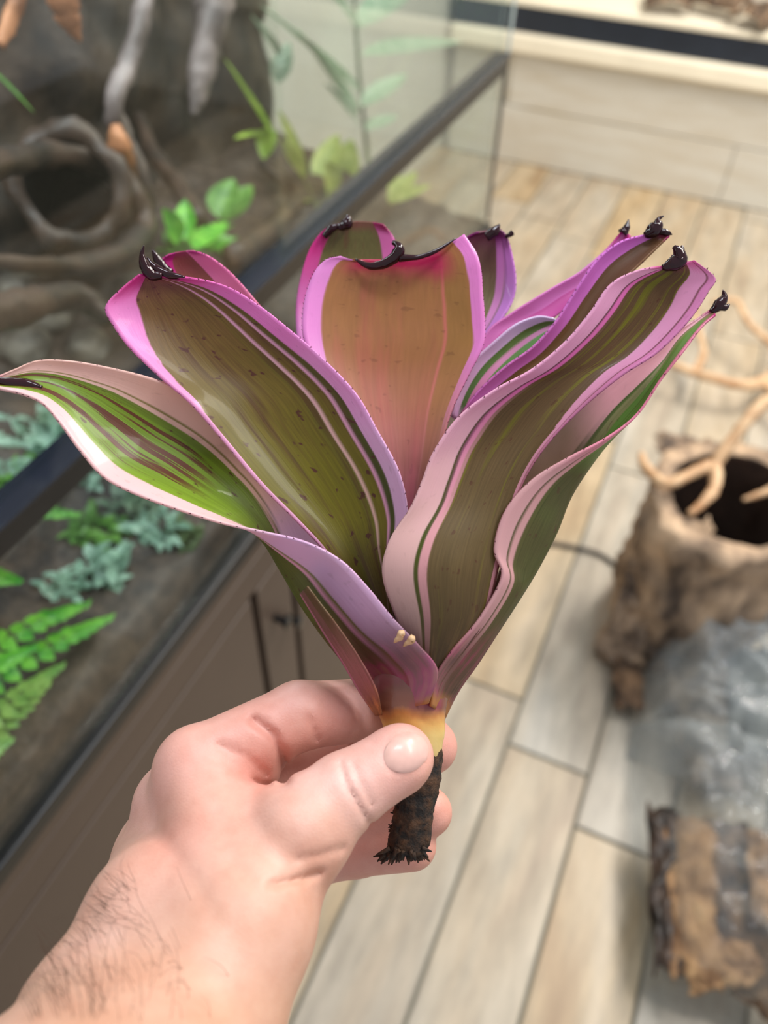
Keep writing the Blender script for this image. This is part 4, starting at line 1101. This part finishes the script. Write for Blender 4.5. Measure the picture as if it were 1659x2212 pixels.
def groove(pts, depth, width, dmin, dmax):
    global F_
    best = None
    for a, b in zip(pts, pts[1:]):
        ax, ay = a; bx, by = b; dx, dy = bx - ax, by - ay
        h = np.clip(((PXg - ax) * dx + (PYg - ay) * dy) / (dx * dx + dy * dy), 0, 1)
        q = (PXg - ax - h * dx) ** 2 + (PYg - ay - h * dy) ** 2
        best = q if best is None else np.minimum(best, q)
    m_ = ((Dg > dmin) & (Dg < dmax)).astype(np.float32)
    F_ = F_ + depth * np.exp(-best / (width * width)) * m_


groove([(736, 1650), (746, 1690), (772, 1738), (800, 1778)], 1.3, 6, 240, 285)
groove([(760, 1648), (778, 1690), (802, 1738)], 1.0, 5, 240, 285)
groove([(668, 1552), (676, 1572), (684, 1596)], 1.2, 7, 250, 330)
groove([(548, 1556), (588, 1586), (610, 1632), (614, 1690)], 2.6, 11, 250, 305)
groove([(470, 1610), (530, 1632), (575, 1672)], 1.0, 8, 230, 300)
groove([(500, 1670), (560, 1692), (600, 1700)], .9, 7, 230, 300)
groove([(585, 1912), (640, 1902), (692, 1884)], 1.6, 7, 200, 300)
groove([(640, 1856), (690, 1848), (740, 1832)], 1.0, 8, 200, 285)
groove([(330, 1790), (420, 1900), (470, 1990)], .5, 22, 200, 300)
groove([(470, 1760), (500, 1860), (540, 1900)], .4, 20, 200, 285)


groove([(876 + math.cos(q_) * 50 * .9 - math.sin(q_) * 45 * .43, 1627 - math.cos(q_) * 50 * .43 - math.sin(q_) * 45 * .9) for q_ in [i_ * math.pi / 8 for i_ in range(17)]], .55, 4.5, 200, 285)


def surface_nets(F, lo, res):
    neg = F < 0
    nx, ny, nz = F.shape
    acc = np.zeros((nx - 1, ny - 1, nz - 1, 3), np.float32); cnt = np.zeros((nx - 1, ny - 1, nz - 1), np.float32)
    c = [(i, j, k) for i in (0, 1) for j in (0, 1) for k in (0, 1)]
    def sl(o): return tuple(slice(o[a], F.shape[a] - 1 + o[a]) for a in range(3))
    for a in c:
        for ax in range(3):
            if a[ax]: continue
            b = list(a); b[ax] = 1; b = tuple(b)
            fa, fb = F[sl(a)], F[sl(b)]
            mk_ = neg[sl(a)] != neg[sl(b)]
            ii = np.nonzero(mk_)
            t = fa[ii] / (fa[ii] - fb[ii])
            p = np.tile(np.array(a, np.float32), (len(t), 1)); p[:, ax] += t
            acc[ii] += p; cnt[ii] += 1
    act = cnt > 0
    idx = -np.ones(act.shape, np.int64); ii = np.nonzero(act); idx[ii] = np.arange(len(ii[0]))
    V = (acc[ii] / cnt[ii][:, None] + np.stack(ii, 1)) * res + lo
    quads = []
    for ax in range(3):
        o1, o2 = [x for x in range(3) if x != ax]
        s0 = [slice(None)] * 3; s1 = [slice(None)] * 3
        s0[ax] = slice(0, F.shape[ax] - 1); s1[ax] = slice(1, None)
        d = neg[tuple(s0)].astype(np.int8) - neg[tuple(s1)].astype(np.int8)
        e = np.array(np.nonzero(d)).T
        ok = (e[:, o1] > 0) & (e[:, o2] > 0) & (e[:, o1] < F.shape[o1] - 1) & (e[:, o2] < F.shape[o2] - 1)
        e = e[ok]; sg = d[tuple(e.T)]
        def at(a, b):
            q = e.copy(); q[:, o1] -= a; q[:, o2] -= b; return idx[tuple(q.T)]
        Q = np.stack([at(1, 1), at(0, 1), at(0, 0), at(1, 0)], 1)
        flip = (sg > 0) if ax != 1 else (sg < 0)
        Q[~flip] = Q[~flip][:, ::-1]
        quads.append(Q)
    return V, np.concatenate(quads)


HV, HF = surface_nets(F_, lo, RES)
del PXg, PYg, Dg
# light relaxation of the grid steps
e1 = np.concatenate([HF[:, [0, 1]], HF[:, [1, 2]], HF[:, [2, 3]], HF[:, [3, 0]]])
for it in range(3):
    s_ = np.zeros_like(HV); c_ = np.zeros(len(HV))
    np.add.at(s_, e1[:, 0], HV[e1[:, 1]]); np.add.at(s_, e1[:, 1], HV[e1[:, 0]])
    np.add.at(c_, e1[:, 0], 1); np.add.at(c_, e1[:, 1], 1)
    HV = HV * .5 + .5 * s_ / c_[:, None]
Rn = np.array([[R[i][j] for j in range(3)] for i in range(3)])
HW = (HV / 1000.0) @ Rn.T + np.array(CAM)
HORG = W(560, 1900, .215)


def skin_mat():
    t = NT('skin'); v = t.obj()
    n1 = t.noise(v, 26, 3); n2 = t.noise(v, 160, 4, .6)
    red = t.n('ShaderNodeAttribute', attribute_name='red').outputs['Fac']
    c = t.ramp(n1, [(.3, (210, 158, 138)), (.5, (220, 174, 158)), (.7, (228, 186, 176))])
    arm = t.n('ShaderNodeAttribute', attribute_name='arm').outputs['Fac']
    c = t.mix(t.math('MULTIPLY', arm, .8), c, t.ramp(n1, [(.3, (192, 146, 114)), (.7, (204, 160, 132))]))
    c = t.mix(t.math('MULTIPLY', red, .5), c, lin((226, 146, 134)))
    c = t.mix(.35, c, t.ramp(n2, [(.3, (226, 200, 190)), (.7, (255, 255, 255))]), 'MULTIPLY')
    vo = t.n('ShaderNodeTexVoronoi', feature='DISTANCE_TO_EDGE'); t.set(vo, 'Vector', v); vo.inputs['Scale'].default_value = 900
    hgt = t.math('MULTIPLY_ADD', t.math('MINIMUM', vo.outputs[0], .25), .6, n2)
    return t.done(t.bsdf(c, .48, t.bump(hgt, .25, .0006), Subsurface_Weight=.12, Subsurface_Scale=.002, Subsurface_Radius=(1.0, .35, .2)))


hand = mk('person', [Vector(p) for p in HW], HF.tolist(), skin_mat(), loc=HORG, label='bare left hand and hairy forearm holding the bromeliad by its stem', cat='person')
REDP = [(K1, 14), (K2, 12), ((560, 1560, 290, 0), 14), ((690, 1560, 300, 0), 12), (T3, 9), ((930, 1612, 326, 0), 14), ((924, 1754, 325, 0), 14), ((890, 1826, 324, 0), 14), ((700, 1880, 290, 0), 14), ((800, 1835, 338, 0), 16), ((560, 1680, 280, 0), 10), ((720, 1650, 320, 0), 14), ((430, 1850, 262, 0), 10)]
red = np.zeros(len(HV))
for p, r in REDP:
    q = cmm(*p[:3]); red = np.maximum(red, np.exp(-((HV - q) ** 2).sum(1) / (2 * (r * 1.1) ** 2)))
at = hand.data.attributes.new('red', 'FLOAT', 'POINT'); at.data.foreach_set('value', red.astype(np.float32))

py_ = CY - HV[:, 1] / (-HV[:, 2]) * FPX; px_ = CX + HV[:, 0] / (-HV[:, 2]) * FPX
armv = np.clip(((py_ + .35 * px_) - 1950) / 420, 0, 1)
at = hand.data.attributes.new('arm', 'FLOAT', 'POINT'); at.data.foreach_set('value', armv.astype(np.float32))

bvh = BVHTree.FromPolygons([Vector(p) for p in HW], HF.tolist())


def hit(px, py):
    d = (R @ Vector(((px - CX) / FPX, -(py - CY) / FPX, -1.0))).normalized()
    loc, nr, i, dist = bvh.ray_cast(CAM + d * .02, d)
    return loc, nr


# thumb nail
ctr = np.array([876., 1627.]); a_ = np.array([.90, -.43]); a_ /= np.linalg.norm(a_); b_ = np.array([-a_[1], a_[0]])
nu, nv = 17, 19; vs = []; okn = True
for j in range(nv):
    t_ = j / (nv - 1) * 2 - 1
    for i in range(nu):
        s_ = i / (nu - 1) * 2 - 1
        u_ = s_ * math.sqrt(max(0, 1 - .5 * t_ * t_)); v_ = t_ * math.sqrt(max(0, 1 - .5 * s_ * s_))
        u_ = u_ * .82 / .71 ; v_ = v_ * .9 / .71
        q = ctr + a_ * (v_ * 38) + b_ * (u_ * 36)
        l, n_ = hit(*q)
        if l is None: l, n_ = hit(*ctr)
        e_ = 1 - max(abs(s_), abs(t_)) ** 6
        vs.append(l + n_ * (.0001 + .0004 * e_ + (.0003 if t_ > .8 else 0)))
fs = [[j * nu + i, j * nu + i + 1, (j + 1) * nu + i + 1, (j + 1) * nu + i] for j in range(nv - 1) for i in range(nu - 1)]
nl = mk('thumb_nail', vs, fs, simple('nail', (222, 178, 166), .36, .05, 300, Coat_Weight=.15), hand, label='glossy pale thumb nail')

# hairs of the forearm and wrist
g = Geo()
for k in range(210):
    if k < 150:
        py = random.uniform(1900, 2211); edge_x = np.interp(py, [1900, 1960, 2060, 2212], [250, 222, 150, 52])
        px = edge_x + abs(random.gauss(0, 1)) * (26 + (py - 1900) * .35) + 3
    else:
        py = random.uniform(2030, 2211); px = random.uniform(60, 420)
    l, n_ = hit(px, py)
    if l is None: continue
    dv = R @ Vector((random.uniform(-.9, .1), random.uniform(-.3, .9), .1))
    dv = (dv + n_ * .5 + Vector((random.uniform(-.4, .4), random.uniform(-.4, .4), random.uniform(-.4, .4)))).normalized()
    L = random.uniform(.004, .011)
    p1 = l + n_ * L * .3 + dv * L * .4; p2 = p1 + dv * L * .5 - n_ * L * .15
    vs, fs = tube_geo([l, p1, p2], [.00005, .00004, .000015], seg=3, n=7, cap=False); g.add(vs, fs)
mk('arm_hair', g.v, g.f, simple('brown_hair', (70, 48, 36), .5, .2), hand, kind='stuff')
